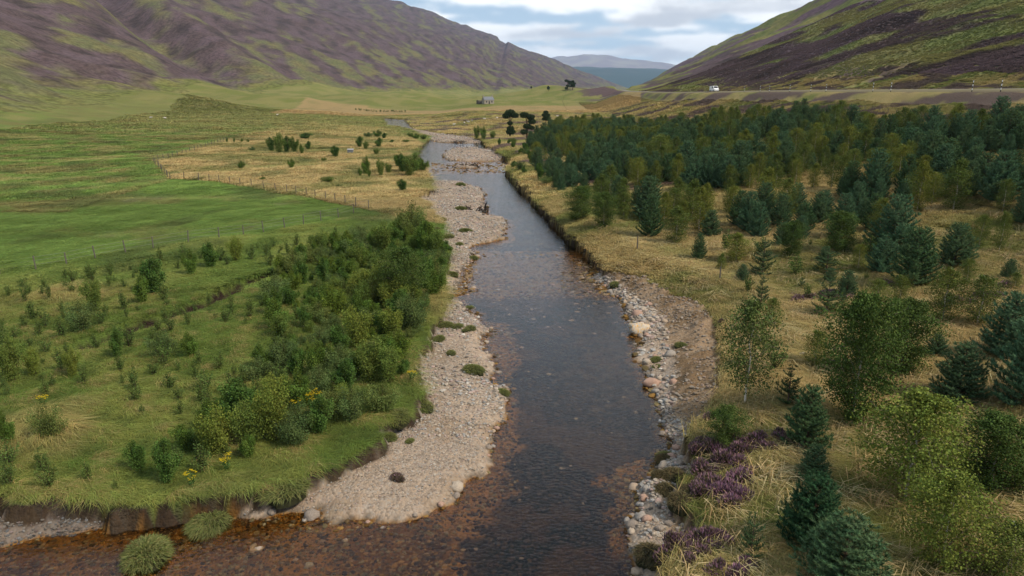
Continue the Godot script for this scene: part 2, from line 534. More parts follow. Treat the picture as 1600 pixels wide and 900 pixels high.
# ------------------------------------------------------------------ ground, riverbed, hillsides as one continuous sheet
func make_terrain() -> void:
	var xs := [0.0]
	var x := 0.0
	while x < 2900.0:
		x += maxf(0.22, 0.22 + (x - 26.0) * 0.0125)
		xs.append(x)
		xs.push_front(-x)
	var ds := []
	var d := 9.0
	while d < 5600.0:
		ds.append(d)
		d += clampf(minf(d * d / 11000.0, d * 0.0085), 0.2, 50.0)
	var nx := xs.size()
	var nd := ds.size()
	var hh := PackedFloat32Array()
	hh.resize(nx * nd)
	var kind := PackedByteArray()
	kind.resize(nx * nd)
	var col := PackedColorArray()
	col.resize(nx * nd)
	for j in nd:
		d = ds[j]
		var reach := d * 0.95 + 32.0
		for i in nx:
			x = xs[i]
			var at := j * nx + i
			if absf(x) > reach:
				kind[at] = 9
				continue
			var hl := hills(x, d)
			var h := meadow(x, d) + hl
			var cls := 0
			var c: Color
			if d < 395.0 and x < 44.0 and x > -84.0:
				var land := land_at(x, d)
				if land < 0.97:
					var s := smoothstep(0.3, 0.72, land)
					h = lerpf(bed(x, d), h, s)
					var right := x > center_x[clampi(int(d), 0, 419)]
					var earth := (Color(0.085, 0.058, 0.034) if d < 56.0 and right else PEAT).lerp(Color(0.10, 0.075, 0.05), 0.25 + 0.25 * mid.get_noise_2d(x * 3.0, d * 3.0))  # peat and roots; right scarp darkened too for shade under the turf lip
					if land < 0.42:
						cls = 1
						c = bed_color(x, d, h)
						var edge := 0.24 if right else 0.12
						if land > edge: c = c.lerp(earth, smoothstep(edge, edge + 0.14, land + 0.08 * mid.get_noise_2d(x * 4.0, d * 4.0)))
					else:
						c = earth.lerp(meadow_color(x, d), smoothstep(0.78, 0.92, land))
				else:
					h += rough.get_noise_2d(x, d) * 0.05
					c = meadow_color(x, d)
					if ditch(x, d) < 1.0: c = PEAT
			elif hl > 6.0:
				cls = 2
				c = hill_color(x, d, hl, x > center_x[mini(int(d), 419)] + 20.0 and x > table(FOOT_RIGHT, d) - 60.0)
				if hl < 14.0: c = meadow_color(x, d).lerp(c, smoothstep(6.0, 14.0, hl + mid.get_noise_2d(x * 0.2, d * 0.2) * 6.0))
			else:
				c = meadow_color(x, d)
			hh[at] = h
			kind[at] = cls
			col[at] = Color(c.r * 1.32, c.g * 1.32, c.b * 1.32)
	var names := ["ground", "riverbed", "hillside"]
	for k in 3:
		var map := PackedInt32Array()
		map.resize(nx * nd)
		map.fill(-1)
		var v := PackedVector3Array()
		var n := PackedVector3Array()
		var cc := PackedColorArray()
		var ix := PackedInt32Array()
		for j in nd - 1:
			for i in nx - 1:
				var a := j * nx + i
				if kind[a] != k or kind[a + 1] == 9 or kind[a + nx] == 9 or kind[a + nx + 1] == 9: continue
				var q := PackedInt32Array([a, a + 1, a + nx + 1, a + nx])
				for p in q:
					if map[p] < 0:
						map[p] = v.size()
						var pi: int = p % nx
						var pj: int = p / nx
						v.append(Vector3(xs[pi], hh[p], -ds[pj]))
						var l := p - 1 if pi > 0 and kind[p - 1] != 9 else p
						var r := p + 1 if pi < nx - 1 and kind[p + 1] != 9 else p
						var b := p - nx if pj > 0 and kind[p - nx] != 9 else p
						var f := p + nx if pj < nd - 1 and kind[p + nx] != 9 else p
						var gx: float = (hh[r] - hh[l]) / maxf(0.01, xs[r % nx] - xs[l % nx])
						var gd: float = (hh[f] - hh[b]) / maxf(0.01, ds[f / nx] - ds[b / nx])
						n.append(Vector3(-gx, 1.0, gd).normalized())
						cc.append(col[p])
				ix.append(map[q[0]]); ix.append(map[q[3]]); ix.append(map[q[2]])
				ix.append(map[q[0]]); ix.append(map[q[2]]); ix.append(map[q[1]])
		var arr := []
		arr.resize(Mesh.ARRAY_MAX)
		arr[Mesh.ARRAY_VERTEX] = v
		arr[Mesh.ARRAY_NORMAL] = n
		arr[Mesh.ARRAY_COLOR] = cc
		arr[Mesh.ARRAY_INDEX] = ix
		var mesh := ArrayMesh.new()
		mesh.add_surface_from_arrays(Mesh.PRIMITIVE_TRIANGLES, arr)
		tag(part(names[k], mesh, M[names[k]], self), "", "", "", "structure")
		print(names[k], " ", ix.size() / 3)

func bed_color(x: float, d: float, h: float) -> Color:
	var b := mid.get_noise_2d(x * 1.6, d * 1.6)
	var a := patch.get_noise_2d(x * 5.0, d * 4.0)
	var wet := warp.get_noise_2d(x * 2.0, d * 2.0) * 0.03
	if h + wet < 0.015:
		# algae on stones; deep bed painted darker for light lost in water; dark patches
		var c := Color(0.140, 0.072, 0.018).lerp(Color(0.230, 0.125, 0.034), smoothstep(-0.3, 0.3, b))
		var depth_dark := smoothstep(-0.22, -0.46, h + b * 0.22 + a * 0.10)
		c = c.lerp(Color(0.034, 0.022, 0.010), depth_dark * 0.9)
		var moss_and_depth := smoothstep(0.0, 0.10, a + b * 0.5 + (0.10 if depth_dark > 0.5 else -0.25))  # plant patches, widened in deep water to add to the painted darkness
		return c.lerp(Color(0.012, 0.011, 0.007), moss_and_depth * 0.92)
	if h + b * 0.15 > 0.42 and x > 4.0: return Color(0.150, 0.108, 0.066).lerp(Color(0.235, 0.180, 0.122), smoothstep(-0.25, 0.3, b + 0.6 * warp.get_noise_2d(x * 3.0, d * 3.0)))
	if x < -12.0 and d < 24.0: return Color(0.15, 0.13, 0.11)
	var c := Color(0.31, 0.260, 0.208).lerp(Color(0.26, 0.222, 0.180), smoothstep(-0.3, 0.3, a))
	if h + wet < 0.07: c = c * 0.5
	if d < 27.5 and x < 0.5 and h + wet >= 0.07: c = Color(0.285, 0.238, 0.192)
	return c.lerp(Color(0.20, 0.155, 0.105), smoothstep(0.1, 0.4, b) * 0.5)

func make_water() -> void:
	var s := Shape.new()
	var wave := FastNoiseLite.new()
	wave.seed = 77; wave.frequency = 0.9; wave.fractal_octaves = 3
	var v := PackedVector3Array()
	var ix := PackedInt32Array()
	var d := 11.0
	var ds := []
	while d < 392.0:
		ds.append(d)
		d += clampf(d * d / 9000.0, 0.16, 3.0)
	var prev := {}
	for j in ds.size():
		var now := {}
		var st := clampf(ds[j] / 180.0, 0.16, 0.6)
		st = 0.16 if ds[j] < 45.0 else (0.32 if ds[j] < 110.0 else 0.64)
		var i0 := int(-80.0 / 0.64) * 4
		for i in range(i0, 140, int(st / 0.16 + 0.5)):
			var x := i * 0.16
			if sample(land_mask, x, ds[j], 1.0) > 0.93: continue
			var r := riffle(x, ds[j])
			var amp := 0.006 + 0.035 * r
			var y := wave.get_noise_2d(x * 1.2, ds[j] * (1.6 if ds[j] < 60.0 else 1.0)) * amp
			now[i] = v.size()
			v.append(Vector3(x, y, -ds[j]))
		if j > 0:
			var k := int(st / 0.16 + 0.5)
			for i in now:
				if now.has(i + k) and prev.has(i) and prev.has(i + k):
					ix.append(prev[i]); ix.append(now[i]); ix.append(now[i + k])
					ix.append(prev[i]); ix.append(now[i + k]); ix.append(prev[i + k])
				elif now.has(i + k) and prev.has(i) and prev.has(i + k / 2) and prev.has(i + k):
					pass
		prev = now
	var st := SurfaceTool.new()
	st.begin(Mesh.PRIMITIVE_TRIANGLES)
	for p in v:
		st.set_smooth_group(0)
		st.add_vertex(p)
	for i in ix: st.add_index(i)
	st.generate_normals()
	tag(part("river_water", st.commit(), M.water, self), "", "", "", "structure")
	# the burn that stands in the ditch
	var pts := pairs(DITCH)
	for i in range(2, pts.size() - 1):
		var a := pts[i]
		var b := pts[i + 1]
		var o := (b - a).orthogonal().normalized() * 0.5
		s.quad(Vector3(a.x - o.x, 0.22, -(a.y - o.y)), Vector3(b.x - o.x, 0.22, -(b.y - o.y)), Vector3(b.x + o.x, 0.22, -(b.y + o.y)), Vector3(a.x + o.x, 0.22, -(a.y + o.y)), Color.WHITE, Vector3.UP)
	tag(part("ditch_water", s.done(), M.water, self), "", "", "", "structure")

func make_far_hills() -> void:
	# two blue ranges closing the valley
	for spec in [[9000.0, 1500.0, 1.62, 0], [15500.0, 3000.0, 1.7, 1]]:
		var s := Shape.new()
		var near: float = spec[0]
		var deep: float = spec[1]
		var cols := 150
		var rows := 26
		var v := PackedVector3Array()
		var c := PackedColorArray()
		for j in rows:
			for i in cols:
				var t := float(j) / (rows - 1)
				var d := near + deep * 2.0 * t
				var q := (float(i) / (cols - 1) - 0.5) * 1.5
				var x := q * near
				var a := x / near
				var top := 0.0
				if spec[3] == 0:
					top = 165.0 * exp(-pow((a - 0.085) / 0.16, 2.0)) + 105.0 * exp(-pow((a - 0.30) / 0.13, 2.0)) + 60.0
				else:
					top = 350.0 * exp(-pow((a - 0.150) / 0.14, 2.0)) + 250.0 * exp(-pow((a + 0.02) / 0.15, 2.0)) + 210.0 * exp(-pow((a - 0.34) / 0.2, 2.0)) + 60.0
				top *= 1.0 + 0.16 * large.get_noise_2d(x * 0.012, d * 0.012 + 70.0 * spec[3])
				var h := top * sin(clampf(t * 1.15, 0.0, 1.0) * PI * 0.5) + large.get_noise_2d(x * 0.03, d * 0.03) * 18.0 * t
				h *= spec[2]
				if t == 0.0: h = -60.0
				v.append(Vector3(x, h, -d))
				var p := patch.get_noise_2d(x * 0.05, d * 0.03)
				c.append(Color(0.022, 0.040, 0.030).lerp(Color(0.05, 0.06, 0.04), smoothstep(0.1, 0.4, p) * 0.4) if spec[3] == 0 else Color(0.17, 0.12, 0.12).lerp(Color(0.24, 0.20, 0.15), smoothstep(-0.2, 0.3, p)))
		var st := SurfaceTool.new()
		st.begin(Mesh.PRIMITIVE_TRIANGLES)
		for k in v.size():
			st.set_smooth_group(0)
			st.set_color(c[k])
			st.add_vertex(v[k])
		for j in rows - 1:
			for i in cols - 1:
				var a := j * cols + i
				for k in [a, a + cols, a + cols + 1, a, a + cols + 1, a + 1]: st.add_index(k)
		st.generate_normals()
		tag(part("distant_hills", st.commit(), M.far, self), "", "", "", "structure")

func make_materials() -> void:
	var g := tinted(0.9)
	g.cull_mode = BaseMaterial3D.CULL_BACK
	g.albedo_texture = noise_texture(512, 0.05, [[0.25, 0.5, 0.75], [grey(0.62).linear_to_srgb(), grey(0.78).linear_to_srgb(), grey(1.0)]], 5)
	g.uv1_triplanar = true; g.uv1_world_triplanar = true
	g.uv1_scale = Vector3(0.16, 0.16, 0.16)
	g.heightmap_enabled = true
	g.heightmap_texture = noise_texture(512, 0.08, [], 4, FastNoiseLite.TYPE_SIMPLEX, 9)
	g.heightmap_scale = 12.0
	M.ground = g
	var b := tinted(0.8)
	b.cull_mode = BaseMaterial3D.CULL_BACK
	var cells := FastNoiseLite.new()
	cells.noise_type = FastNoiseLite.TYPE_CELLULAR
	cells.frequency = 0.11
	cells.cellular_return_type = FastNoiseLite.RETURN_CELL_VALUE
	cells.fractal_type = FastNoiseLite.FRACTAL_NONE
	cells.seed = 4
	var t := NoiseTexture2D.new()
	t.width = 512; t.height = 512; t.seamless = true; t.noise = cells
	var gr := Gradient.new()
	gr.offsets = PackedFloat32Array([0.0, 0.35, 0.6, 0.85, 1.0])
	gr.colors = PackedColorArray([Color(0.42, 0.38, 0.35).linear_to_srgb(), Color(0.72, 0.66, 0.60).linear_to_srgb(), Color(0.86, 0.74, 0.62).linear_to_srgb(), Color(0.70, 0.70, 0.70).linear_to_srgb(), Color(1.0, 0.96, 0.90).linear_to_srgb()])
	t.color_ramp = gr
	b.albedo_texture = t
	b.uv1_triplanar = true; b.uv1_world_triplanar = true
	b.uv1_scale = Vector3(0.2, 0.2, 0.2)
	var dist: FastNoiseLite = cells.duplicate()
	dist.cellular_return_type = FastNoiseLite.RETURN_DISTANCE
	var t2 := NoiseTexture2D.new()
	t2.width = 512; t2.height = 512; t2.seamless = true; t2.noise = dist; t2.invert = true
	b.heightmap_enabled = true
	b.heightmap_texture = t2
	b.heightmap_scale = 4.0
	M.riverbed = b
	var hl := tinted(0.95)
	hl.cull_mode = BaseMaterial3D.CULL_BACK
	hl.albedo_texture = noise_texture(1024, 0.02, [[0.2, 0.5, 0.8], [grey(0.42).linear_to_srgb(), grey(0.76).linear_to_srgb(), grey(1.0)]], 6, FastNoiseLite.TYPE_SIMPLEX_SMOOTH, 21)
	hl.uv1_triplanar = true; hl.uv1_world_triplanar = true
	hl.uv1_scale = Vector3(0.0083, 0.0083, 0.0083)
	hl.detail_enabled = true
	hl.detail_blend_mode = BaseMaterial3D.BLEND_MODE_MUL
	hl.detail_uv_layer = BaseMaterial3D.DETAIL_UV_2
	hl.detail_albedo = noise_texture(512, 0.04, [[0.2, 0.5, 0.8], [grey(0.65).linear_to_srgb(), grey(0.85).linear_to_srgb(), grey(1.0)]], 5, FastNoiseLite.TYPE_SIMPLEX_SMOOTH, 31)
	hl.uv2_triplanar = true; hl.uv2_world_triplanar = true
	hl.uv2_scale = Vector3(0.031, 0.031, 0.031)
	hl.heightmap_enabled = true
	hl.heightmap_texture = hl.albedo_texture
	hl.heightmap_scale = 70.0
	M.hillside = hl
	M.far = tinted(1.0)
	var w := StandardMaterial3D.new()
	w.albedo_color = Color(0.72, 0.54, 0.29).linear_to_srgb()
	w.albedo_color.a = 0.0
	w.refraction_enabled = true
	w.refraction_scale = 0.033
	w.roughness = 0.06
	w.metallic_specular = 0.5
	w.normal_enabled = true
	w.normal_texture = noise_texture(512, 0.03, [], 4, FastNoiseLite.TYPE_SIMPLEX_SMOOTH, 51, true, 6.0)
	w.normal_scale = 0.36
	w.uv1_triplanar = true; w.uv1_world_triplanar = true
	w.uv1_scale = Vector3(0.22, 0.22, 0.34)
	M.water = w
# ------------------------------------------------------------------ plants
func leaf(s: Shape, at: Vector3, dir: Vector3, size: float, wide: float, col: Color, r: RandomNumberGenerator) -> void:
	var side := dir.cross(Vector3(r.randf_range(-1, 1), r.randf_range(-0.3, 1), r.randf_range(-1, 1))).normalized() * size * wide
	var m := at + dir * size * 0.5
	s.quad(at, m + side, at + dir * size, m - side, col)

func ball(r: RandomNumberGenerator) -> Vector3:
	return Vector3(r.randfn(), r.randfn(), r.randfn()).normalized()

func vary(c: Color, r: RandomNumberGenerator, a := 0.25) -> Color:
	var k := 1.0 + r.randf_range(-a, a)
	return Color(c.r * k * (1.0 + r.randf_range(-0.08, 0.12)), c.g * k, c.b * k)

# A birch 4 m tall with a pale stem and a loose crown. Gives [stem, crown].
func birch_shapes(number: int, wide: float, leaves: int, tone: Color, bark: Color, low := 0.12) -> Array:
	var r := RandomNumberGenerator.new()
	r.seed = number
	var h := 4.0
	var st := Shape.new()
	var cr := Shape.new()
	var pts := []
	var rad := []
	for i in 9:
		var t := i / 8.0
		pts.append(Vector3(r.randf_range(-0.06, 0.06) * t * 2.0, h * 0.97 * t - 0.15 * (1.0 - t), r.randf_range(-0.06, 0.06) * t * 2.0))
		rad.append(lerpf(0.042, 0.007, t))
	st.tube(pts, rad, 6, bark)
	var limbs := 44
	var per := int(leaves / limbs)
	for k in limbs:
		var t := low + (0.97 - low) * (k + r.randf()) / limbs
		var p0: Vector3 = pts[int(t * 8.0)].lerp(pts[mini(8, int(t * 8.0) + 1)], t * 8.0 - int(t * 8.0))
		var a := k * 2.4 + r.randf_range(-0.5, 0.5)
		var prof := pow(sin(clampf((t - low * 0.5) / (1.0 - low * 0.5), 0.02, 1.0) * PI * 0.80 + 0.58), 1.0)
		var ln := wide * 0.5 * maxf(0.18, prof) * r.randf_range(0.65, 1.15)
		var out := Vector3(cos(a), 0, sin(a))
		var p1 := p0 + out * ln * 0.55 + Vector3.UP * ln * 0.65
		var p2 := p0 + out * ln + Vector3.UP * ln * r.randf_range(0.45, 0.95)
		st.tube([p0, p1, p2], [0.016 * (1.1 - t), 0.010 * (1.1 - t), 0.004], 4, bark.lerp(Color(0.09, 0.06, 0.04), 0.75), false)
		var shade := vary(tone, r, 0.2)
		for q in per:
			var u := pow(r.randf(), 0.7)
			var c := p0.lerp(p1, u * 2.0) if u < 0.5 else p1.lerp(p2, u * 2.0 - 1.0)
			var at := c + ball(r) * pow(r.randf(), 0.75) * (0.13 + 0.32 * ln) + Vector3.DOWN * r.randf() * 0.15
			leaf(cr, at, (out * 0.5 + ball(r) + Vector3.DOWN * 0.3).normalized(), r.randf_range(0.045, 0.085), 0.42, vary(shade, r, 0.22), r)
	return [st.done(), cr.done()]

# A many-stemmed alder or willow bush 2 m tall.
func bush_shapes(number: int, wide: float, leaves: int, tone: Color) -> Array:
	var r := RandomNumberGenerator.new()
	r.seed = number
	var st := Shape.new()
	var cr := Shape.new()
	var h := 2.0
	var stems := 9
	for k in stems:
		var a := k * 2.4 + r.randf_range(-0.4, 0.4)
		var lean := wide * 0.5 * r.randf_range(0.35, 1.0) * (0.35 if k == 0 else 1.0)
		var top := h * (1.0 if k == 0 else r.randf_range(0.5, 0.95))
		var out := Vector3(cos(a), 0, sin(a))
		var pts := [out * 0.05 + Vector3.DOWN * 0.1, out * lean * 0.35 + Vector3.UP * top * 0.4, out * lean * 0.8 + Vector3.UP * top * 0.75, out * lean + Vector3.UP * top * 0.98]
		st.tube(pts, [0.022, 0.016, 0.010, 0.004], 5, Color(0.075, 0.055, 0.038), false)
		var shade := vary(tone, r, 0.32)
		for q in leaves / stems:
			var u := 0.12 + 0.88 * pow(r.randf(), 0.8)
			var f := u * 3.0
			var i := mini(2, int(f))
			var c: Vector3 = pts[i].lerp(pts[i + 1], f - i)
			var spread := wide * lerpf(0.27, 0.17, u)
			var at := c + ball(r) * pow(r.randf(), 0.5) * spread
			at.y = maxf(at.y, 0.04)
			leaf(cr, at, (out * 0.4 + ball(r) + Vector3.UP * 0.25).normalized(), r.randf_range(0.045, 0.085) * (1.3 if leaves < 1000 else 1.0), 0.42, vary(shade, r, 0.28), r)
	return [st.done(), cr.done()]

# A young pine 3 m tall: whorls of branches that carry brushes of needles.
func pine_shapes(number: int, wide: float, tone: Color, whorls := 11, open := 0.0) -> Array:
	var r := RandomNumberGenerator.new()
	r.seed = number
	var st := Shape.new()
	var cr := Shape.new()
	var h := 3.0
	st.tube([Vector3(0, -0.15, 0), Vector3(r.randf_range(-0.03, 0.03), h * 0.5, 0.02), Vector3(0, h * 0.93, 0)], [0.055, 0.032, 0.010], 6, Color(0.10, 0.070, 0.048))
	var brush := func(at: Vector3, dir: Vector3, ln: float, col: Color) -> void:
		var side := dir.cross(Vector3.UP if absf(dir.y) < 0.9 else Vector3.RIGHT).normalized()
		var up := side.cross(dir)
		for q in 14:
			var a := q * 2.4 + r.randf()
			var o := side * cos(a) + up * sin(a)
			var p := at + dir * ln * (q / 14.0)
			var tip := p + (dir * 0.75 + o * 0.72).normalized() * r.randf_range(0.085, 0.135)
			var w := dir.cross(o).normalized() * 0.014
			cr.tri(p - w, p + w, tip, vary(col, r, 0.2))
	for k in whorls:
		var t := 0.04 + 0.94 * k / float(whorls)
		var y := h * t
		var n := 7 if t < 0.6 else 5
		var reach := wide * 0.5 * pow(1.0 - t, 0.72) * 1.04 + 0.09
		for b in n:
			if r.randf() < open * 0.4: continue
			var a := TAU * b / n + k * 0.9 + r.randf_range(-0.3, 0.3)
			var ln := reach * r.randf_range(0.72, 1.12)
			var out := Vector3(cos(a), 0, sin(a))
			var rise := lerpf(0.18, 0.85, t)
			var p0 := Vector3(0, y, 0)
			var p1 := p0 + out * ln * 0.6 + Vector3.UP * ln * 0.6 * rise
			var p2 := p0 + out * ln + Vector3.UP * ln * (rise + 0.22)
			st.tube([p0, p1, p2], [0.014, 0.010, 0.005], 4, Color(0.09, 0.06, 0.04), false)
			var shade := vary(tone, r, 0.16)
			var steps := maxi(2, int(ln / 0.105))
			for i in steps:
				var u := (i + 1.0) / steps
				var at := p0.lerp(p1, u / 0.6) if u < 0.6 else p1.lerp(p2, (u - 0.6) / 0.4)
				var along := (p2 - p0).normalized()
				var sd := along.cross(Vector3.UP).normalized()
				brush.call(at, (along * 0.6 + Vector3.UP * 0.75).normalized(), 0.13, shade)
				if u > 0.3:
					for e in [-1.0, 1.0]:
						var dir: Vector3 = (along * 0.6 + sd * e * 0.85 + Vector3.UP * 0.35).normalized()
						brush.call(at, dir, 0.15, shade)
						if ln > 0.45 and i % 2 == 0: brush.call(at + dir * 0.16, (dir + Vector3.UP * 0.5).normalized(), 0.13, shade)
	for i in 5:
		brush.call(Vector3(0, h * (0.86 + 0.028 * i), 0), Vector3.UP, 0.18, vary(tone, r))
	return [st.done(), cr.done()]

# A grown pine 8 m tall with a bare stem and heads of foliage. heads: x, y, z, radius.
func grown_pine_shapes(number: int, heads: Array, tone: Color) -> Array:
	var r := RandomNumberGenerator.new()
	r.seed = number
	var st := Shape.new()
	var cr := Shape.new()
	var top := 0.0
	for q in heads: top = maxf(top, q[1])
	st.tube([Vector3(0, -0.3, 0), Vector3(0.1, top * 0.4, 0.05), Vector3(0.0, top * 0.75, 0), Vector3(0.1, top, 0)], [0.26, 0.21, 0.15, 0.07], 8, Color(0.13, 0.075, 0.05))
	for q in heads:
		var c := Vector3(q[0], q[1], q[2])
		st.tube([Vector3(0.03, c.y * 0.72, 0), c * Vector3(0.6, 0.9, 0.6), c], [0.10, 0.07, 0.03], 5, Color(0.14, 0.08, 0.05), false)
		for k in int(420 * q[3] * q[3]):
			var o: Vector3 = ball(r) * pow(r.randf(), 0.35) * q[3] * Vector3(1.0, 0.62, 1.0)
			var col := vary(tone, r, 0.3)
			for e in 3: leaf(cr, c + o, (ball(r) + Vector3.UP * 0.4).normalized(), r.randf_range(0.16, 0.28), 0.3, col, r)
	return [st.done(), cr.done()]

# A cushion of heather about 1 m across: wiry stems below, spikes of flower above.
func heather_shape(number: int, bloom: float) -> Array:
	var r := RandomNumberGenerator.new()
	r.seed = number
	var low := Shape.new()
	var up := Shape.new()
	var lobes := []
	for i in 5: lobes.append([Vector3(r.randf_range(-0.28, 0.28), 0, r.randf_range(-0.28, 0.28)), r.randf_range(0.2, 0.36), r.randf_range(0.25, 0.42)])
	for k in 1500:
		var lb: Array = lobes[k % 5]
		var a := r.randf() * TAU
		var q := sqrt(r.randf())
		var p: Vector3 = lb[0] + Vector3(cos(a), 0, sin(a)) * q * lb[1]
		var y: float = lb[2] * sqrt(1.0 - q * q * 0.9)
		var dir := (Vector3(cos(a) * q * 0.9, 1.0, sin(a) * q * 0.9) + ball(r) * 0.3).normalized()
		var tip := p + Vector3.UP * y * r.randf_range(0.8, 1.0)
		var s := dir.cross(ball(r)).normalized()
		var under := vary(Color(0.075, 0.075, 0.040).lerp(Color(0.11, 0.075, 0.055), r.randf()), r, 0.3)
		low.tri(tip - dir * 0.2 - s * 0.016, tip - dir * 0.2 + s * 0.016, tip, under)
		if r.randf() < bloom:
			var col := vary(Color(0.235, 0.125, 0.185).lerp(Color(0.19, 0.12, 0.13), r.randf()), r, 0.3)
			up.quad(tip - dir * 0.05, tip + s * 0.014, tip + dir * 0.06, tip - s * 0.014, col)
		else:
			low.quad(tip - dir * 0.05, tip + s * 0.013, tip + dir * 0.04, tip - s * 0.013, vary(Color(0.135, 0.105, 0.070), r, 0.3))
	return [low.done(), up.done()]

# A tuft of grass 1 m tall and about 0.5 m across at unit scale; colours are factors on the copy's own colour.
func tuft_shape(number: int, blades: int, spread: float, droop: float, width: float) -> ArrayMesh:
	var r := RandomNumberGenerator.new()
	r.seed = number
	var s := Shape.new()
	for k in blades:
		var a := r.randf() * TAU
		var out := Vector3(cos(a), 0, sin(a))
		var p := Vector3(r.randf_range(-1, 1), 0, r.randf_range(-1, 1)) * spread * 0.4 + Vector3.DOWN * 0.08
		var h := r.randf_range(0.55, 1.0)
		var lean := (out * r.randf_range(0.1, 1.0) * spread + Vector3(0.22, 0, 0.05) * droop)
		var m := p + Vector3.UP * h * 0.62 + lean * 0.38
		var tip := p + Vector3.UP * h * (1.0 - droop * 0.3) + lean * (1.0 + droop * 0.5)
		var w := out.rotated(Vector3.UP, PI / 2 + r.randf_range(-0.6, 0.6)) * width * r.randf_range(0.7, 1.3)
		var f := r.randf_range(0.72, 1.28)
		var c := Color(f * r.randf_range(0.95, 1.12), f, f * r.randf_range(0.8, 1.05))
		s.quad(p - w, m - w * 0.8, m + w * 0.8, p + w, c)
		s.tri(m - w * 0.8, tip, m + w * 0.8, c)
	return s.done()

func pebble_shape(number: int, rounds: int, sharp := 0.25) -> ArrayMesh:
	var f := FastNoiseLite.new()
	f.seed = number
	f.frequency = 0.9
	var r := RandomNumberGenerator.new()
	r.seed = number
	var flat := Vector3(r.randf_range(0.8, 1.25), r.randf_range(0.5, 0.75), r.randf_range(0.75, 1.05))
	var sm := SphereMesh.new()
	sm.radius = 0.5; sm.height = 1.0
	sm.radial_segments = rounds
	sm.rings = maxi(2, rounds / 2 - 1)
	var a := sm.get_mesh_arrays()
	var v: PackedVector3Array = a[Mesh.ARRAY_VERTEX]
	var st := SurfaceTool.new()
	st.begin(Mesh.PRIMITIVE_TRIANGLES)
	for p in v:
		var q := p * (1.0 + f.get_noise_3dv(p * 2.2 + Vector3(number, 0, 0)) * sharp * 2.2)
		st.set_smooth_group(0 if rounds > 8 else -1)
		st.set_color(Color.WHITE)
		st.add_vertex(q * flat)
	for i: int in a[Mesh.ARRAY_INDEX]: st.add_index(i)
	st.generate_normals()
	return st.commit()

var kinds := {}

func make_kinds() -> void:
	M.leaf = tinted(0.7, 0.22)
	M.leaf_dark = tinted(0.7, 0.16, Color(0.82, 0.86, 0.88))
	M.leaf_pale = tinted(0.7, 0.26, Color(1.28, 1.15, 1.0))
	M.needle = tinted(0.65, 0.12)
	M.needle_blue = tinted(0.65, 0.12, Color(0.98, 1.08, 1.2))
	M.needle_dark = tinted(0.65, 0.1, Color(0.82, 0.88, 0.80))
	M.bark = tinted(0.9)
	M.heather = tinted(0.85, 0.1)
	M.grass = tinted(0.75, 0.2)
	M.stone = tinted(0.8)
	M.stone.albedo_texture = noise_texture(256, 0.04, [[0.2, 0.5, 0.8], [grey(0.55).linear_to_srgb(), grey(0.82).linear_to_srgb(), grey(1.0)]], 4, FastNoiseLite.TYPE_SIMPLEX, 61)
	M.stone.uv1_triplanar = true
	M.stone.uv1_world_triplanar = true
	M.stone.uv1_scale = Vector3(1.6, 1.6, 1.6)
	M.stone.cull_mode = BaseMaterial3D.CULL_BACK
	var white := Color(0.50, 0.45, 0.38)
	kinds.birch = []
	for k in 4: kinds.birch.append(birch_shapes(100 + k, [2.1, 2.5, 1.9, 2.3][k], 8500, Color(0.098, 0.126, 0.029), white, 0.06))
	kinds.birch_dense = [birch_shapes(121, 2.5, 20000, Color(0.066, 0.100, 0.026), white, 0.03), birch_shapes(122, 3.0, 22000, Color(0.072, 0.108, 0.026), white, 0.02)]
	kinds.birch_airy = [birch_shapes(131, 2.3, 8000, Color(0.085, 0.118, 0.035), Color(0.62, 0.56, 0.47), 0.2)]
	kinds.birch_yellow = [birch_shapes(141, 2.7, 14000, Color(0.135, 0.170, 0.034), white, 0.10), birch_shapes(142, 2.4, 11000, Color(0.125, 0.155, 0.036), white, 0.14)]
	kinds.alder = []
	for k in 4: kinds.alder.append(bush_shapes(200 + k, [1.5, 1.8, 1.3, 2.0][k], 6000, [Color(0.085, 0.140, 0.027), Color(0.105, 0.145, 0.032), Color(0.070, 0.125, 0.028), Color(0.088, 0.125, 0.040)][k]))
	kinds.sapling = []
	for k in 4: kinds.sapling.append(bush_shapes(220 + k, [0.9, 1.2, 0.8, 1.1][k], 800, Color(0.088, 0.132, 0.034)))
	kinds.pine = []
	for k in 4: kinds.pine.append(pine_shapes(300 + k, [1.7, 1.9, 2.1, 1.6][k], Color(0.070, 0.120, 0.054), 13))
	kinds.pine_hero = [pine_shapes(321, 1.9, Color(0.042, 0.088, 0.042), 17)]
	kinds.pinelet = [pine_shapes(331, 1.5, Color(0.060, 0.098, 0.042), 8, 0.8)]
	kinds.heather = [heather_shape(401, 0.75), heather_shape(402, 0.45), heather_shape(403, 0.12)]

func tree(kind: String, at: Vector3, tall: float, wide: float, called: String, label: String, category: String, group: String, foliage: Material, pick := -1, turn := -1.0) -> Node3D:
	var set_: Array = kinds[kind]
	var which := pick if pick >= 0 else rng.randi() % set_.size()
	var shapes: Array = set_[which]
	var unit := 4.0 if kind.begins_with("birch") else (3.0 if kind.begins_with("pine") else 2.0)
	var o := base(called, at, rng.randf() * TAU if turn < 0.0 else turn)
	o.scale = Vector3(wide, tall / unit, wide)
	tag(o, label, category, group)
	part("trunk" if not (kind == "alder" or kind == "sapling") else "stems", shapes[0], M.bark, o)
	part("crown", shapes[1], foliage, o)
	return o

func on(x: float, d: float, sink := 0.0) -> Vector3:
	return Vector3(x, height(x, d) - sink, -d)

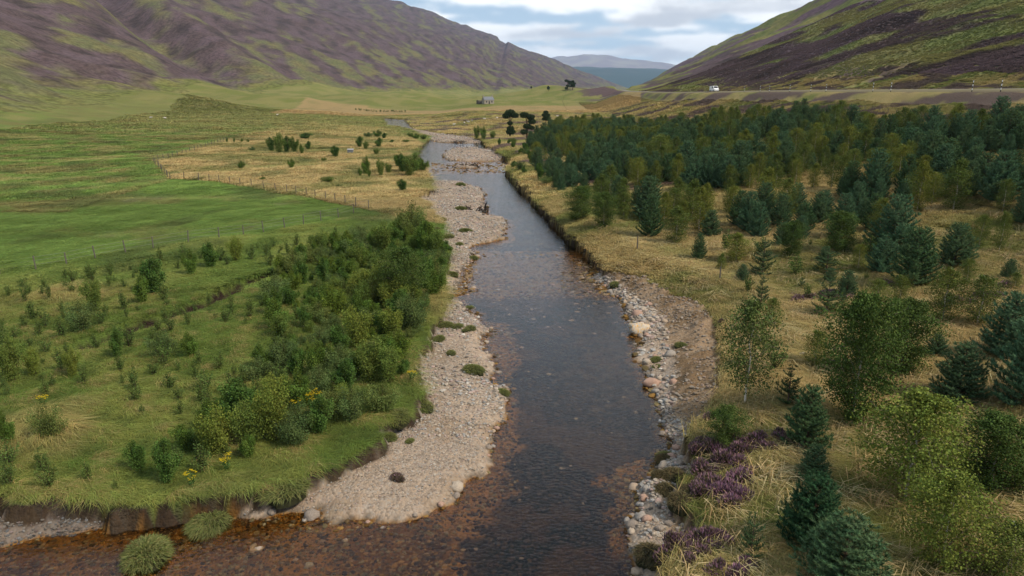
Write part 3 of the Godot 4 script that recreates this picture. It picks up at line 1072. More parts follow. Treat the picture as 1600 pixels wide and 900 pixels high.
func plant_grass() -> void:
	var meshes := []
	for k in 3: meshes.append(tuft_shape(500 + k, 16, 0.55, 0.9, 0.012))
	for k in 2: meshes.append(tuft_shape(510 + k, 16, 0.85, 1.6, 0.014))
	var wide := []
	for k in 2: wide.append(tuft_shape(520 + k, 26, 0.95, 0.9, 0.026))
	var where := []
	var tint := []
	for k in 7:
		where.append([]); tint.append([])
	for band in [[15.5, 30.0, 60.0, 1.0], [30.0, 48.0, 32.0, 1.15], [48.0, 90.0, 13.0, 1.5], [90.0, 215.0, 2.2, 2.4], [215.0, 430.0, 0.32, 4.2]]:
		var cell := 1.0 / sqrt(band[2])
		var d: float = band[0]
		while d < band[1]:
			var reach := d * 0.80 + 4.0
			var x := -reach
			while x < reach:
				var px := x + rng.randf() * cell
				var pd := d + rng.randf() * cell
				x += cell
				if px > 70.0: break
				if px < -84.0 and pd < 90.0 or px < -260.0: continue
				if pd > 180.0 and hills(px, pd) > 2.5: continue
				var land := land_at(px, pd)
				if land < (0.74 if pd < 56.0 else 0.52): continue
				if ditch(px, pd) < 1.05: continue
				var c := meadow_color(px, pd)
				var straw := c.r > c.g * 1.06
				if straw and c.r < c.g * 1.3 and c.b > c.g * 0.75: continue
				var size: float = rng.randf_range(0.20, 0.36) * band[3]
				var h: float = rng.randf_range(0.18, 0.36) * (0.7 + 0.3 * band[3])
				var which := rng.randi() % 3
				if band[0] < 48.0:
					var bunch := warp.get_noise_2d(px * 0.8 + 90.0, pd * 0.8) + 0.35 * mid.get_noise_2d(px * 2.0, pd * 2.0)
					if straw:
						h = rng.randf_range(0.36, 0.74) * (1.0 + 0.8 * bunch); which = 3 + rng.randi() % 2; size *= 1.25
					elif rng.randf() < 0.35 + bunch:
						h = rng.randf_range(0.28, 0.52) * (1.0 + 0.6 * bunch); which = 3 + rng.randi() % 2
					if bunch > 0.18:
						c = c.lerp(STRAW if rng.randf() < (0.45 if px < 0.0 else 0.75) else c, rng.randf_range(0.3, 0.9))
					elif bunch < -0.22:
						c = c.lerp(RUSH, rng.randf_range(0.2, 0.7))
				else:
					which = 5 + rng.randi() % 2
					if straw: h *= 1.5
				if px > 4.0 and pd < 70.0 and rng.randf() < 0.035:
					h = rng.randf_range(0.75, 1.15); size *= 1.5; c = STRAW.lerp(Color(0.33, 0.27, 0.15), rng.randf())
					which = 3 + rng.randi() % 2
				if px < -10.0 and pd > 44.0 and inside(paddock, px, pd): h *= 0.38
				if land < 0.90:
					h = rng.randf_range(0.25, 0.5); which = 3 + rng.randi() % 2; size *= 1.2
				var f := rng.randf_range(0.95, 1.75)
				if straw: f *= 1.12
				if pd > 90.0: f *= 1.22
				var warm := rng.randf_range(0.92, 1.14)
				var b := Basis(Vector3.UP, rng.randf_range(-0.9, 0.9)).scaled(Vector3(size * 2.0, h, size * 2.0))
				where[which].append(Transform3D(b, Vector3(px, height(px, pd), -pd)))
				tint[which].append(Color(c.r * f * warm, c.g * f, c.b * f))
			d += cell
	var total := 0
	for k in 7:
		var o := many("grass", (meshes + wide)[k], M.grass, where[k], tint[k])
		tag(o, ["short green grass blades covering the river meadows", "short fine grass on the river meadows", "grass of middling height on the river meadows", "long bent straw coloured grass", "long pale grass leaning over", "wide grass tussocks farther up the valley", "rough grass clumps farther up the valley"][k], "grass")
		total += where[k].size()
	print("grass ", total)

func stone_color() -> Color:
	var q := rng.randf()
	var c := Color(0.385, 0.318, 0.245) if q < 0.45 else (Color(0.40, 0.295, 0.245) if q < 0.62 else (Color(0.34, 0.32, 0.29) if q < 0.86 else (Color(0.50, 0.45, 0.38) if q < 0.95 else Color(0.20, 0.17, 0.14))))
	var f := rng.randf_range(0.7, 1.15)
	return Color(c.r * f, c.g * f, c.b * f)

func lay_gravel() -> void:
	var shapes := []
	for k in 4: shapes.append(pebble_shape(600 + k, 6, 0.2))
	var where := [[], [], [], []]
	var tint := [[], [], [], []]
	for band in [[14.0, 30.0, 150.0, 0.050], [30.0, 62.0, 60.0, 0.080], [62.0, 125.0, 16.0, 0.12], [125.0, 240.0, 3.0, 0.20]]:
		var cell := 1.0 / sqrt(band[2])
		var d: float = band[0]
		while d < band[1]:
			var k := clampi(int(d), 0, 419)
			var x := center_x[k] - 22.0
			var stop := bank_x[k] + 1.0
			while x < stop:
				var px := x + rng.randf() * cell
				var pd := d + rng.randf() * cell
				x += cell
				if absf(px) > pd * 0.82 + 3.0: continue
				var land := land_at(px, pd)
				if land > 0.46: continue
				var h := bed(px, pd)
				var under := h < -0.02
				var shallow := riffle(px, pd)
				if under and rng.randf() > (0.62 if h > -0.32 else 0.3) + 0.3 * shallow: continue
				# the smooth sand of the near bar
				var sand := smoothstep(-0.1, 0.25, mid.get_noise_2d(px * 0.5 + 11.0, pd * 0.5))
				if not under and px > -12.0 and rng.randf() < sand * 0.7: continue
				var size: float = band[3] * pow(rng.randf(), 2.2) * 2.6 + band[3] * 0.55
				if under: size *= 1.5
				if px > 4.0 and pd < 60.0: size *= 1.45
				var earth := px > 4.0 and h > 0.42 and pd > 26.0
				if earth and rng.randf() < 0.5: continue
				var c := stone_color()
				if earth:
					c = c.lerp(Color(0.20, 0.15, 0.10), 0.6); size *= 0.7
				if px < 2.0 and px > -9.5 and pd < 26.8 and not under: size *= 0.55
				if h >= 0.0 and h < 0.06 + warp.get_noise_2d(px * 2.0, pd * 2.0) * 0.03: c = c * 0.5
				if px < -12.0 and pd < 24.0: c = Color(c.r * 0.5, c.g * 0.52, c.b * 0.55)
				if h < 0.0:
					c = ([Color(0.24, 0.135, 0.040), Color(0.16, 0.085, 0.026), Color(0.20, 0.15, 0.07), Color(0.085, 0.055, 0.025)][rng.randi() % 4] if h > -0.32 else Color(0.050, 0.031, 0.013)) * rng.randf_range(0.5, 1.35)  # deep stones get a darker colour for light the water absorbs
					if rng.randf() < 0.015 + 0.25 * shallow: c = Color(0.26, 0.18, 0.10)
				var w := rng.randi() % 4
				var b := Basis(Vector3.UP, rng.randf() * TAU).rotated(Vector3.RIGHT, rng.randf_range(-0.4, 0.4)).scaled(Vector3.ONE * size)
				var y := h
				if land > 0.3: y = height(px, pd)
				where[w].append(Transform3D(b, Vector3(px, y + size * 0.08, -pd)))
				tint[w].append(c)
			d += cell
	for k in 4:
		var o := many("gravel", shapes[k], M.stone, where[k], tint[k])
		tag(o, ["pink and tan pebbles of the river bars", "rounded grey and tan shingle", "mixed river gravel", "small flat shingle stones"][k], "gravel")
	print("gravel ", where[0].size() * 4)
# ------------------------------------------------------------------ trees and shrubs
# kind, x, d, height, width, colour of foliage, label
const KNOWN_TREES := [
	["birch_airy", 10.24, 27.43, 5.1, 2.7, "leaf", "airy young birch with a bare white stem above the eroded bank"],
	["birch_dense", 14.04, 25.58, 5.7, 3.0, "leaf_dark", "tallest dark green birch with a broad dense crown, right of the white-stemmed birch"],
	["birch_dense", 18.13, 29.56, 3.9, 2.9, "leaf", "dense rounded birch right behind the tallest dark birch"],
	["birch_yellow", 13.12, 19.87, 4.2, 2.8, "leaf", "broad yellow-green birch in the straw grass below the two dense birches"],
	["birch_yellow", 12.38, 16.73, 3.2, 2.1, "leaf", "small yellow-green birch nearest the lower right edge"],
	["pine", 11.28, 23.49, 2.7, 1.8, "needle_dark", "dark young pine between the heather and the tallest birch"],
	["pine", 10.60, 21.27, 1.5, 1.2, "needle", "little round pine just behind the foremost dark pine"],
	["pine_hero", 8.97, 17.57, 2.45, 1.7, "needle_dark", "dense dark conical pine beside the long straw grass in the foreground"],
	["pine", 8.97, 15.61, 2.4, 2.2, "needle", "spreading pine cut by the bottom edge of the view"],
	["pine", 18.88, 26.49, 2.6, 2.2, "needle", "round bluish pine alone in straw grass beyond the yellow-green birch"],
	["pine", 23.64, 30.43, 3.2, 2.6, "needle_blue", "blue-green pine standing behind the big pine at the right edge"],
	["pine", 20.86, 25.34, 4.1, 2.9, "needle_blue", "big blue-green pine cut by the right edge of the view"],
	["birch_dense", 15.99, 20.10, 2.8, 2.7, "leaf_dark", "dark bushy birch between the yellow-green birch and the right edge"],
	["birch", 13.77, 16.08, 1.9, 2.0, "leaf", "low leafy birch in the lower right corner"],
	["birch", 16.81, 19.66, 2.2, 1.8, "leaf_dark", "dark birch half outside the right edge above the corner"],
	["pinelet", 7.10, 17.28, 1.6, 0.9, "needle", "thin pale pine sapling in the straw grass beside the heather"],
	["birch_dense", 8.40, 24.30, 1.8, 1.8, "leaf", "low willow-like bush among heather on the bank edge"],
	["pinelet", 11.86, 26.81, 2.0, 1.4, "needle_dark", "thin pine sapling right of the white-stemmed birch"],
	["pinelet", 18.36, 48.47, 2.8, 2.2, "needle", "open pine with spreading lower branches near the tall fence post"],
	["pinelet", 22.68, 47.70, 1.9, 2.2, "needle", "low spreading pine in the grass before the plantation edge"],
	["pine", 25.72, 46.03, 2.4, 1.9, "needle_blue", "round blue pine at the plantation's front edge"],
	["pine", 26.17, 42.94, 3.8, 2.6, "needle_dark", "tall dark pine right of the round blue pine"],
	["birch", 23.87, 35.93, 3.4, 2.2, "leaf", "thin olive birch above the dense rounded birch"],
	["birch", 25.13, 34.87, 3.0, 2.2, "leaf_dark", "dark olive birch beside the thin olive birch"],
	["birch_dense", 21.60, 51.53, 3.0, 2.1, "leaf_dark", "dark narrow birch at the plantation's front edge"],
	["birch", 17.58, 52.02, 2.4, 2.6, "leaf_pale", "round pale olive bush left of the dark narrow birch"],
	["pine", 30.48, 45.65, 3.0, 2.3, "needle", "shaggy green pine at the edge of the right hand clearing"],
	["birch", 34.66, 47.41, 3.2, 1.1, "leaf", "slender birch in the grassy clearing at the right"],
	["birch", 34.15, 48.82, 2.7, 1.2, "leaf", "second slender birch just behind the one in the clearing"],
	["pinelet", 15.93, 41.74, 2.0, 1.2, "needle", "feathery pine sapling behind the white-stemmed birch"],
	["pine", 15.18, 53.90, 2.2, 1.3, "needle_dark", "small dark pine left of the pale olive bush"],
	["birch", 14.59, 59.49, 3.5, 2.8, "leaf_dark", "pale-stemmed olive birch at the near corner of the plantation"],
	["pine", 12.87, 62.66, 4.0, 2.2, "needle_dark", "dark pine at the plantation's corner nearest the river"],
	["birch_dense", 7.18, 72.08, 3.8, 3.1, "leaf_dark", "left of two dark birches standing alone near the river bend"],
	["birch_dense", 9.07, 66.67, 3.6, 2.5, "leaf_dark", "right of two dark birches standing alone near the river bend"],
	["birch", 24.90, 47.63, 1.9, 1.1, "leaf_pale", "pale little birch beside the round blue pine"],
	["pine", 21.38, 63.30, 3.4, 2.4, "needle_dark", "pine"], ["pine", 28.67, 50.11, 4.2, 3.1, "needle_blue", "tallest blue pine on the plantation's front edge"],
	["pine", 18.07, 61.02, 2.4, 2.0, "needle", "pine"], ["birch_dense", 25.26, 51.50, 3.3, 2.9, "leaf", "wide olive birch left of the tallest blue pine"],
]
const KNOWN_BUSHES := [
	-9.62, 64.87, 3.55, 3.0, -11.46, 59.58, 2.6, 2.3, -6.6, 58.08, 2.3, 1.7, -7.6, 58.27, 3.1, 2.6, -6.2, 47.52, 2.6, 2.3, -5.9, 38.5, 2.4, 2.1, -6.1, 33.86, 1.7, 2.0, -8.83, 44.97, 2.7, 2.6, -10.38, 45.01, 2.1, 2.2, -12.7, 50.17, 2.2, 2.2,
	-11.26, 40.66, 2.3, 2.0, -8.57, 35.63, 2.4, 2.1, -6.9, 30.97, 2.3, 1.9, -6.0, 30.87, 1.9, 1.6, -9.67, 31.77, 2.0, 1.8, -9.59, 28.25, 1.9, 1.5, -7.88, 29.62, 1.9, 1.8, -9.85, 25.49, 2.6, 1.9, -8.1, 25.94, 1.8, 1.6, -12.07, 25.68, 2.0, 1.6,
	-6.9, 26.94, 1.7, 1.4, -19.03, 25.31, 1.6, 1.3, -24.85, 31.31, 2.4, 1.6, -20.37, 24.78, 1.7, 0.9, -25.66, 46.82, 2.6, 2.7, -25.07, 44.37, 2.0, 1.7, -24.29, 53.38, 2.1, 2.1, -23.09, 55.63, 2.2, 1.6, -24.98, 51.47, 2.0, 1.5, -27.22, 42.44, 2.4, 1.5,
	-22.27, 32.05, 1.5, 1.0, -12.82, 22.4, 1.8, 1.4, -25.92, 38.89, 2.0, 1.9, -18.2, 52.6, 2.0, 2.3, -16.39, 45.14, 1.8, 2.0, -17.16, 52.01, 2.0, 2.0, -24.3, 32.15, 1.6, 1.0, -21.46, 34.69, 1.7, 1.1, -18.86, 34.4, 1.5, 1.4, -14.29, 23.25, 1.4, 1.2, -17.31, 34.4, 1.5, 1.2,
]
const FAR_BUSHES := [
	-52.45, 156.5, 4.5, 3.2, -50.03, 159.46, 3.5, 2.9, -51.76, 159.36, 3.7, 3.2, -56.19, 162.43, 3.4, 3.0, -48.91, 166.86, 2.1, 2.2, -47.03, 155.24, 2.3, 1.4, -40.0, 125.17, 1.8, 1.6, -59.86, 201.27, 1.8, 5.5, -38.18, 150.16, 2.5, 3.1, -38.09, 139.85, 1.0, 1.3,
	-24.95, 117.5, 3.2, 2.0, -25.33, 114.67, 1.6, 0.9, -23.75, 114.26, 1.5, 0.7, -22.07, 115.56, 2.8, 1.7, -21.41, 119.15, 1.9, 1.6, -38.25, 174.54, 2.8, 2.9, -35.4, 168.43, 2.1, 1.9, -33.59, 175.4, 2.5, 2.9, -30.09, 153.68, 1.4, 1.7, -41.88, 217.6, 2.3, 3.6,
	-44.58, 216.18, 1.7, 2.8, -38.37, 209.23, 1.9, 2.3, -18.98, 120.01, 3.3, 3.4, -17.06, 120.65, 3.3, 3.4, -17.3, 116.03, 3.3, 3.2, -15.88, 122.01, 2.2, 2.7, -21.04, 127.31, 2.3, 2.4, -15.33, 96.17, 1.8, 2.2, -33.02, 191.12, 1.0, 1.8, -29.22, 191.58, 1.0, 2.5,
	-28.87, 209.8, 1.7, 3.1, -26.29, 207.62, 1.5, 2.7, -31.75, 217.86, 1.6, 2.4, -49.05, 124.84, 1.6, 1.6, -61.48, 164.2, 1.2, 1.8, -39.72, 109.13, 0.6, 1.4, -28.76, 106.87, 1.0, 2.6, -25.72, 101.75, 0.6, 1.0, -10.65, 211.24, 3.8, 2.7, -8.57, 207.73, 3.7, 2.3,
	-5.65, 205.61, 2.2, 2.3, -76.74, 187.66, 1.4, 0.9, -74.66, 187.21, 1.3, 0.9, -73.22, 188.81, 1.2, 0.9, -71.61, 189.15, 1.0, 0.9,
]
const PLANTATION := [7.5, 78.0, 12.5, 66.0, 16.0, 60.0, 22.0, 58.0, 28.0, 52.0, 38.0, 54.0, 44.0, 46.0, 60.0, 52.0, 66.0, 80.0, 60.0, 112.0, 57.0, 150.0, 50.0, 190.0, 41.0, 226.0, 28.0, 242.0, 13.0, 236.0, 6.0, 205.0, 4.0, 165.0, 3.0, 128.0, 5.5, 98.0]
const THICKET := [-9.5, 69.5, -5.8, 60.0, -5.3, 47.0, -5.7, 38.0, -5.2, 31.5, -5.8, 27.6, -7.4, 25.2, -10.6, 23.4, -13.4, 24.4, -13.4, 27.0, -12.6, 31.0, -13.2, 36.0, -15.5, 42.0, -18.5, 51.0, -18.0, 58.0, -15.0, 66.0]
const SAPLING_GROUND := [-44.0, 42.0, -30.0, 55.0, -22.0, 62.0, -15.0, 66.0, -11.0, 52.0, -10.0, 36.0, -9.0, 24.5, -13.0, 21.8, -19.5, 22.0, -24.0, 24.0, -32.0, 34.0]

func spread(poly: PackedVector2Array, gap: float, most: int, old: Array) -> Array:
	# points kept apart from one another and from the old ones, nearest first
	var lo := poly[0]
	var hi := poly[0]
	for p in poly:
		lo = lo.min(p); hi = hi.max(p)
	var got := []
	var tries := 0
	var grid := {}
	for p in old: grid[Vector2i(floori(p.x / gap), floori(p.y / gap))] = p
	while tries < most * 40 and got.size() < most:
		tries += 1
		var p := Vector2(rng.randf_range(lo.x, hi.x), rng.randf_range(lo.y, hi.y))
		if not Geometry2D.is_point_in_polygon(p, poly): continue
		var c := Vector2i(floori(p.x / gap), floori(p.y / gap))
		var ok := true
		for i in range(-1, 2):
			for j in range(-1, 2):
				var q = grid.get(c + Vector2i(i, j))
				if q != null and p.distance_to(q) < gap: ok = false
		if not ok: continue
		grid[c] = p
		got.append(p)
	return got

func bush_label(x: float, d: float, tall: float, mm: String) -> String:
	var where := "nearest end" if d < 29.0 else ("lower part" if d < 38.0 else ("middle" if d < 48.0 else "far end"))
	var side := "beside the gravel" if x > -7.0 else ("on the meadow side" if x < -11.5 else "inside")
	return "%s %s alder bush %s, %s of left thicket" % ["tall" if tall > 2.0 else ("small" if tall < 1.2 else "middling"), {"leaf": "bright green", "leaf_dark": "dark green", "leaf_pale": "pale green"}[mm], side, where]

func sapling_label(x: float, d: float, tall: float, dark: bool) -> String:
	var where := "in the open meadow before the ditch"
	if d > 45.0 and x < -15.0: where = "beyond the ditch, " + ("under the paddock fence" if d > 53.0 else ("far left" if x < -30.0 else "beside the ditch"))
	elif d > 34.0: where = "between ditch and thicket, " + ("nearer the ditch" if x < -17.0 else ("upper part" if d > 42.0 else "lower part"))
	elif x < -18.0: where = "towards the left edge of the view, " + ("close by" if d < 27.0 else "farther up")
	elif d < 25.5: where = "close to the peat bank"
	elif d > 30.0: where = "just before the ditch's lower end"
	return "%s %s leafy sapling %s" % ["waist-high" if tall > 1.05 else ("ankle-high" if tall < 0.75 else "knee-high"), "dark green" if dark else "bright green", where]

func plant_trees() -> void:
	var old := []
	for t in KNOWN_TREES:
		var k: String = t[0]
		old.append(Vector2(t[1], t[2]))
		var pine := k.begins_with("pine")
		var w: float = t[4] / (1.9 if pine else 2.2)
		if k == "birch_dense": w = t[4] / 2.6
		var label: String = t[6]
		var group := ""
		if label == "pine":
			label = "middling dark green young pine at the front edge of the plantation" if t[5] == "needle_dark" else "short green young pine at the front edge of the plantation"
			group = label.replace("young pine", "young pines")
		tree(k, on(t[1], t[2]), t[3], w, "young_pine" if pine else "birch_tree", label, "pine tree" if pine else "birch tree", group, M[t[5]], -1)
	var spots := spread(pairs(PLANTATION), 2.0, 1300, old)
	spots.sort_custom(func(a, b): return a.length() < b.length())
	var pines := 0
	var birches := 0
	var rest := {}
	for p in spots:
		var clear := patch.get_noise_2d(p.x * 1.5 + 77.0, p.y * 0.8)
		if clear > (0.12 if p.y < 62.0 else 0.24) and p.y < 210.0: continue
		var blue := patch.get_noise_2d(p.x * 1.2 - 300.0, p.y * 0.9)
		var tall := rng.randf_range(2.0, 4.3) * rng.randf_range(0.9, 1.18)
		if p.x < 12.0: tall *= 0.75
		if p.y > 120.0: tall *= 1.1
		var pine := blue + rng.randf_range(-0.22, 0.22) > -0.06
		var zone := "at the front edge of the plantation" if p.y < 66.0 else ("on the river side of the plantation" if p.x < 16.0 else ("below the road in the plantation" if p.x > 46.0 else ("in the near half of the plantation" if p.y < 110.0 else "in the far half of the plantation")))
		var size := "tall" if tall > 3.7 else ("short" if tall < 3.0 else "middling")
		if pine:
			var m: int = rng.randi() % 4
			var w := tall / 3.0 * rng.randf_range(0.85, 1.2)
			if pines < 298:
				pines += 1
				var label: String = "%s %s young pine %s" % [size, ["green", "blue-green", "dark green", "green"][m], zone]
				tree("pine", on(p.x, p.y), tall, w, "young_pine", label, "pine tree", label.replace("young pine", "young pines"), M[["needle", "needle_blue", "needle_dark", "needle"][m]])
			else:
				rest.get_or_add("pine%d" % (rng.randi() % 4), []).append(Transform3D(Basis(Vector3.UP, rng.randf() * TAU).scaled(Vector3(w, tall / 3.0, w)), on(p.x, p.y)))
		else:
			var m: int = rng.randi() % 4
			var w := tall / 3.6 * rng.randf_range(0.8, 1.2)
			if birches < 275:
				birches += 1
				var label: String = "%s %s birch %s" % [size, ["olive green", "dark olive", "dark olive", "pale olive"][m], zone]
				tree("birch", on(p.x, p.y), tall * 1.12, w, "birch_tree", label, "birch tree", label.replace("birch", "birches"), M[["leaf", "leaf_dark", "leaf_dark", "leaf_pale"][m]])
			else:
				rest.get_or_add("birch%d" % (rng.randi() % 4), []).append(Transform3D(Basis(Vector3.UP, rng.randf() * TAU).scaled(Vector3(w, tall * 1.12 / 4.0, w)), on(p.x, p.y)))
	# the farthest trees of the plantation, where single ones can no longer be told apart
	for key in rest:
		var sp: Array = kinds[key.left(-1)][int(key.right(1))]
		var st := SurfaceTool.new()
		st.append_from(sp[0], 0, Transform3D.IDENTITY)
		st.append_from(sp[1], 0, Transform3D.IDENTITY)
		var tint := []
		for q in rest[key]: tint.append(Color(0.9, 0.9, 0.9).lerp(Color(1.15, 1.1, 1.0), rng.randf()))
		tag(many("far_plantation", st.commit(), M.needle if key.begins_with("pine") else M.leaf, rest[key], tint), "crowded young pines at the plantation's far end" if key.begins_with("pine") else "crowded young birches at the plantation's far end", "trees")
	print("plantation ", pines, " ", birches, " ", spots.size(), " ", rest.keys())
	# young trees standing loose in the grass before the plantation
	var loose := pairs([12.5, 30.0, 15.5, 45.0, 14.0, 56.0, 24.0, 55.0, 32.0, 50.0, 45.0, 45.0, 44.0, 34.0, 30.0, 20.0, 19.0, 16.5, 14.5, 22.0, 16.0, 28.0])
	for p in spread(loose, 2.0, 95, old):
		var tall := 0.7 + 1.9 * pow(rng.randf(), 1.4)
		var where := "near the right edge, close by" if p.y < 30.0 else ("behind the tallest dark birch" if p.y < 40.0 else "in front of the plantation edge")
		var size := "knee-high" if tall < 1.2 else ("head-high" if tall > 1.8 else "chest-high")
		match rng.randi() % 3:
			0:
				tree("pine" if rng.randf() < 0.6 else "pinelet", on(p.x, p.y), tall, tall / 3.0 * 1.2, "young_pine", size + " young pine loose in the grass " + where, "pine tree", size + " pines loose in the grass " + where, M.needle)
			1:
				tree("birch", on(p.x, p.y), tall * 1.2, tall / 3.0, "birch_tree", size + " young birch loose in the grass " + where, "birch tree", size + " birches loose in the grass " + where, M.leaf)
			2:
				tree("sapling", on(p.x, p.y), tall * 0.8, tall / 2.0, "sapling", size + " leafy sapling loose in the grass " + where, "sapling", size + " saplings loose in the grass " + where, M.leaf_dark)
	# the left side
	var bushes := []
	for i in range(0, KNOWN_BUSHES.size(), 4):
		var x: float = KNOWN_BUSHES[i]
		var d: float = KNOWN_BUSHES[i + 1]
		bushes.append(Vector2(x, d))
		var mm: String = ["leaf", "leaf", "leaf_dark", "leaf_pale"][rng.randi() % 4]
		var label := bush_label(x, d, KNOWN_BUSHES[i + 2], mm)
		var group := label.replace("bush ", "bushes ")
		if i == 0:
			label = "tall alder bush at the far end of the left bank thicket"; group = ""
		elif x < -12.9 or (x < -12.0 and d < 23.0):
			label = ("%s leafy bush in the left meadow " % ["bright green", "dark green", "pale green"][["leaf", "leaf_dark", "leaf_pale"].find(mm)]) + ("beyond the ditch, near the paddock fence" if d > 42.0 else ("near the left edge of the view" if x < -18.5 else ("by the peat bank" if d < 24.0 else "on the near side of the ditch")))
			group = label.replace("bush ", "bushes ")
		tree("alder", on(x, d), KNOWN_BUSHES[i + 2], KNOWN_BUSHES[i + 3] / 1.9, "alder_bush", label, "bush", group, M[mm])
	tree("birch_dense", on(-7.23, 43.76), 4.1, 1.25, "willow_bush", "big dark grey-green willow, tallest in the left bank thicket", "bush", "", M.leaf_dark, 1)
	for p in spread(pairs(THICKET), 0.95, 245, bushes):
		var tall := 0.6 + 1.5 * pow(rng.randf(), 1.5)
		var mm: String = ["leaf", "leaf", "leaf_dark", "leaf_pale"][rng.randi() % 4]
		var label := bush_label(p.x, p.y, tall, mm)
		tree("alder", on(p.x, p.y), tall, tall / 2.0 * rng.randf_range(0.85, 1.3), "alder_bush", label, "bush", label.replace("bush ", "bushes "), M[mm])
	var n := 0
	for p in spread(pairs(SAPLING_GROUND), 1.15, 620, bushes):
		if land_at(p.x, p.y) < 0.95 or ditch(p.x, p.y) < 0.9: continue
		if patch.get_noise_2d(p.x * 2.2, p.y * 2.2) < -0.12 or n > 262: continue
		n += 1
		var tall := rng.randf_range(0.55, 1.5)
		tree("sapling", on(p.x, p.y), tall, tall / 2.0 * rng.randf_range(0.8, 1.3), "sapling", sapling_label(p.x, p.y, tall, n % 2 == 1), "sapling", sapling_label(p.x, p.y, tall, n % 2 == 1).replace("sapling", "saplings"), M[["leaf", "leaf_dark"][n % 2]])
	for i in range(0, FAR_BUSHES.size(), 4):
		var x: float = FAR_BUSHES[i]
		var d: float = FAR_BUSHES[i + 1]
		var label := "dark bush on the straw coloured flats beyond the fence"
		var group := "bushes on the far flats"
		if x > -11.0:
			label = "dark bush on the far right bank below the tall pines"; group = "bushes on the far right bank"
		elif x > -23.0 and d < 130.0:
			label = "dense bush in the clump on the left bank at the bend"; group = "bush clump at the bend"
		tree("alder", on(x, d), FAR_BUSHES[i + 2], FAR_BUSHES[i + 3] / 1.8, "riverside_bush", label, "bush", group, M[["leaf", "leaf_dark", "leaf_dark"][rng.randi() % 3]])
	for k in 26:
		# scrub along the far right bank
		var d := rng.randf_range(85.0, 215.0)
		var x := bank_x[int(d)] + rng.randf_range(0.8, 6.0)
		tree("alder", on(x, d), rng.randf_range(1.0, 2.6), rng.randf_range(0.6, 1.2), "riverside_bush", "%s bush on the grassy right bank %s" % [["bright green", "dark green"][k % 2], "near the gravel heads" if d < 125.0 else ("opposite the island" if d < 170.0 else "towards the tall pines")], "bush", "bushes of the right bank", M[["leaf", "leaf_dark"][k % 2]])
	for k in 34:
		# low belt at the far side of the flats
		var x := -104.0 + k * 1.0 + rng.randf_range(-0.6, 0.6)
		tree("sapling", on(x, 470.0 + rng.randf_range(-3, 3)), rng.randf_range(0.8, 1.7), rng.randf_range(0.8, 1.5), "sapling", "sapling in the far belt across the flats", "sapling", "far belt of saplings", M.leaf_dark)
	# grown pines on the far flats and knolls
	var shapes := [
		grown_pine_shapes(801, [[0, 7.0, 0, 1.6], [-1.1, 6.1, 0.2, 1.3], [1.3, 6.3, 0, 1.3], [0, 4.0, 0, 0.9], [0.2, 1.6, 0.2, 1.5], [0.1, 2.6, 0, 1.1]], Color(0.034, 0.055, 0.024)),
		grown_pine_shapes(802, [[-0.8, 6.8, 0, 1.4], [1.2, 6.2, 0, 1.3], [1.6, 4.9, 0.2, 1.2], [0.2, 3.6, 0, 1.3], [-0.9, 2.0, 0.2, 1.2], [1.4, 3.2, 0.3, 0.9]], Color(0.036, 0.055, 0.024)),
		grown_pine_shapes(803, [[0, 6.4, 0, 1.3], [-0.9, 5.1, 0.2, 1.4], [1.0, 5.0, 0, 1.4], [0, 3.8, 0.5, 1.7], [0.8, 3.1, 0, 1.3], [-0.9, 3.2, 0, 1.2]], Color(0.034, 0.055, 0.024)),
	]
	for q in [[-0.6, 218.0, 1.05, 0, "grown pine with a flat top, left of the pair beside the river"], [4.3, 205.0, 1.0, 1, "grown pine with a ragged leaning crown, right of the pair"], [12.3, 256.0, 0.75, 2, "single round pine standing alone on the far straw field"],
			[54.5, 700.0, 1.45, 1, "left of two tall pines on top of the green knoll"], [60.0, 704.0, 1.35, 2, "right of two tall pines on top of the green knoll"], [36.0, 705.0, 0.72, 2, "rounded tree on the shoulder of the green knoll"], [20.0, 740.0, 0.45, 2, "low dark tree just showing behind the green knoll"]]:
		var o := base("grown_pine", on(q[0], q[1]), rng.randf() * 0.6)
		o.scale = Vector3.ONE * q[2]
		tag(o, q[4], "pine tree")
		part("trunk", shapes[q[3]][0], M.bark, o)
		part("crown", shapes[q[3]][1], M.needle, o)

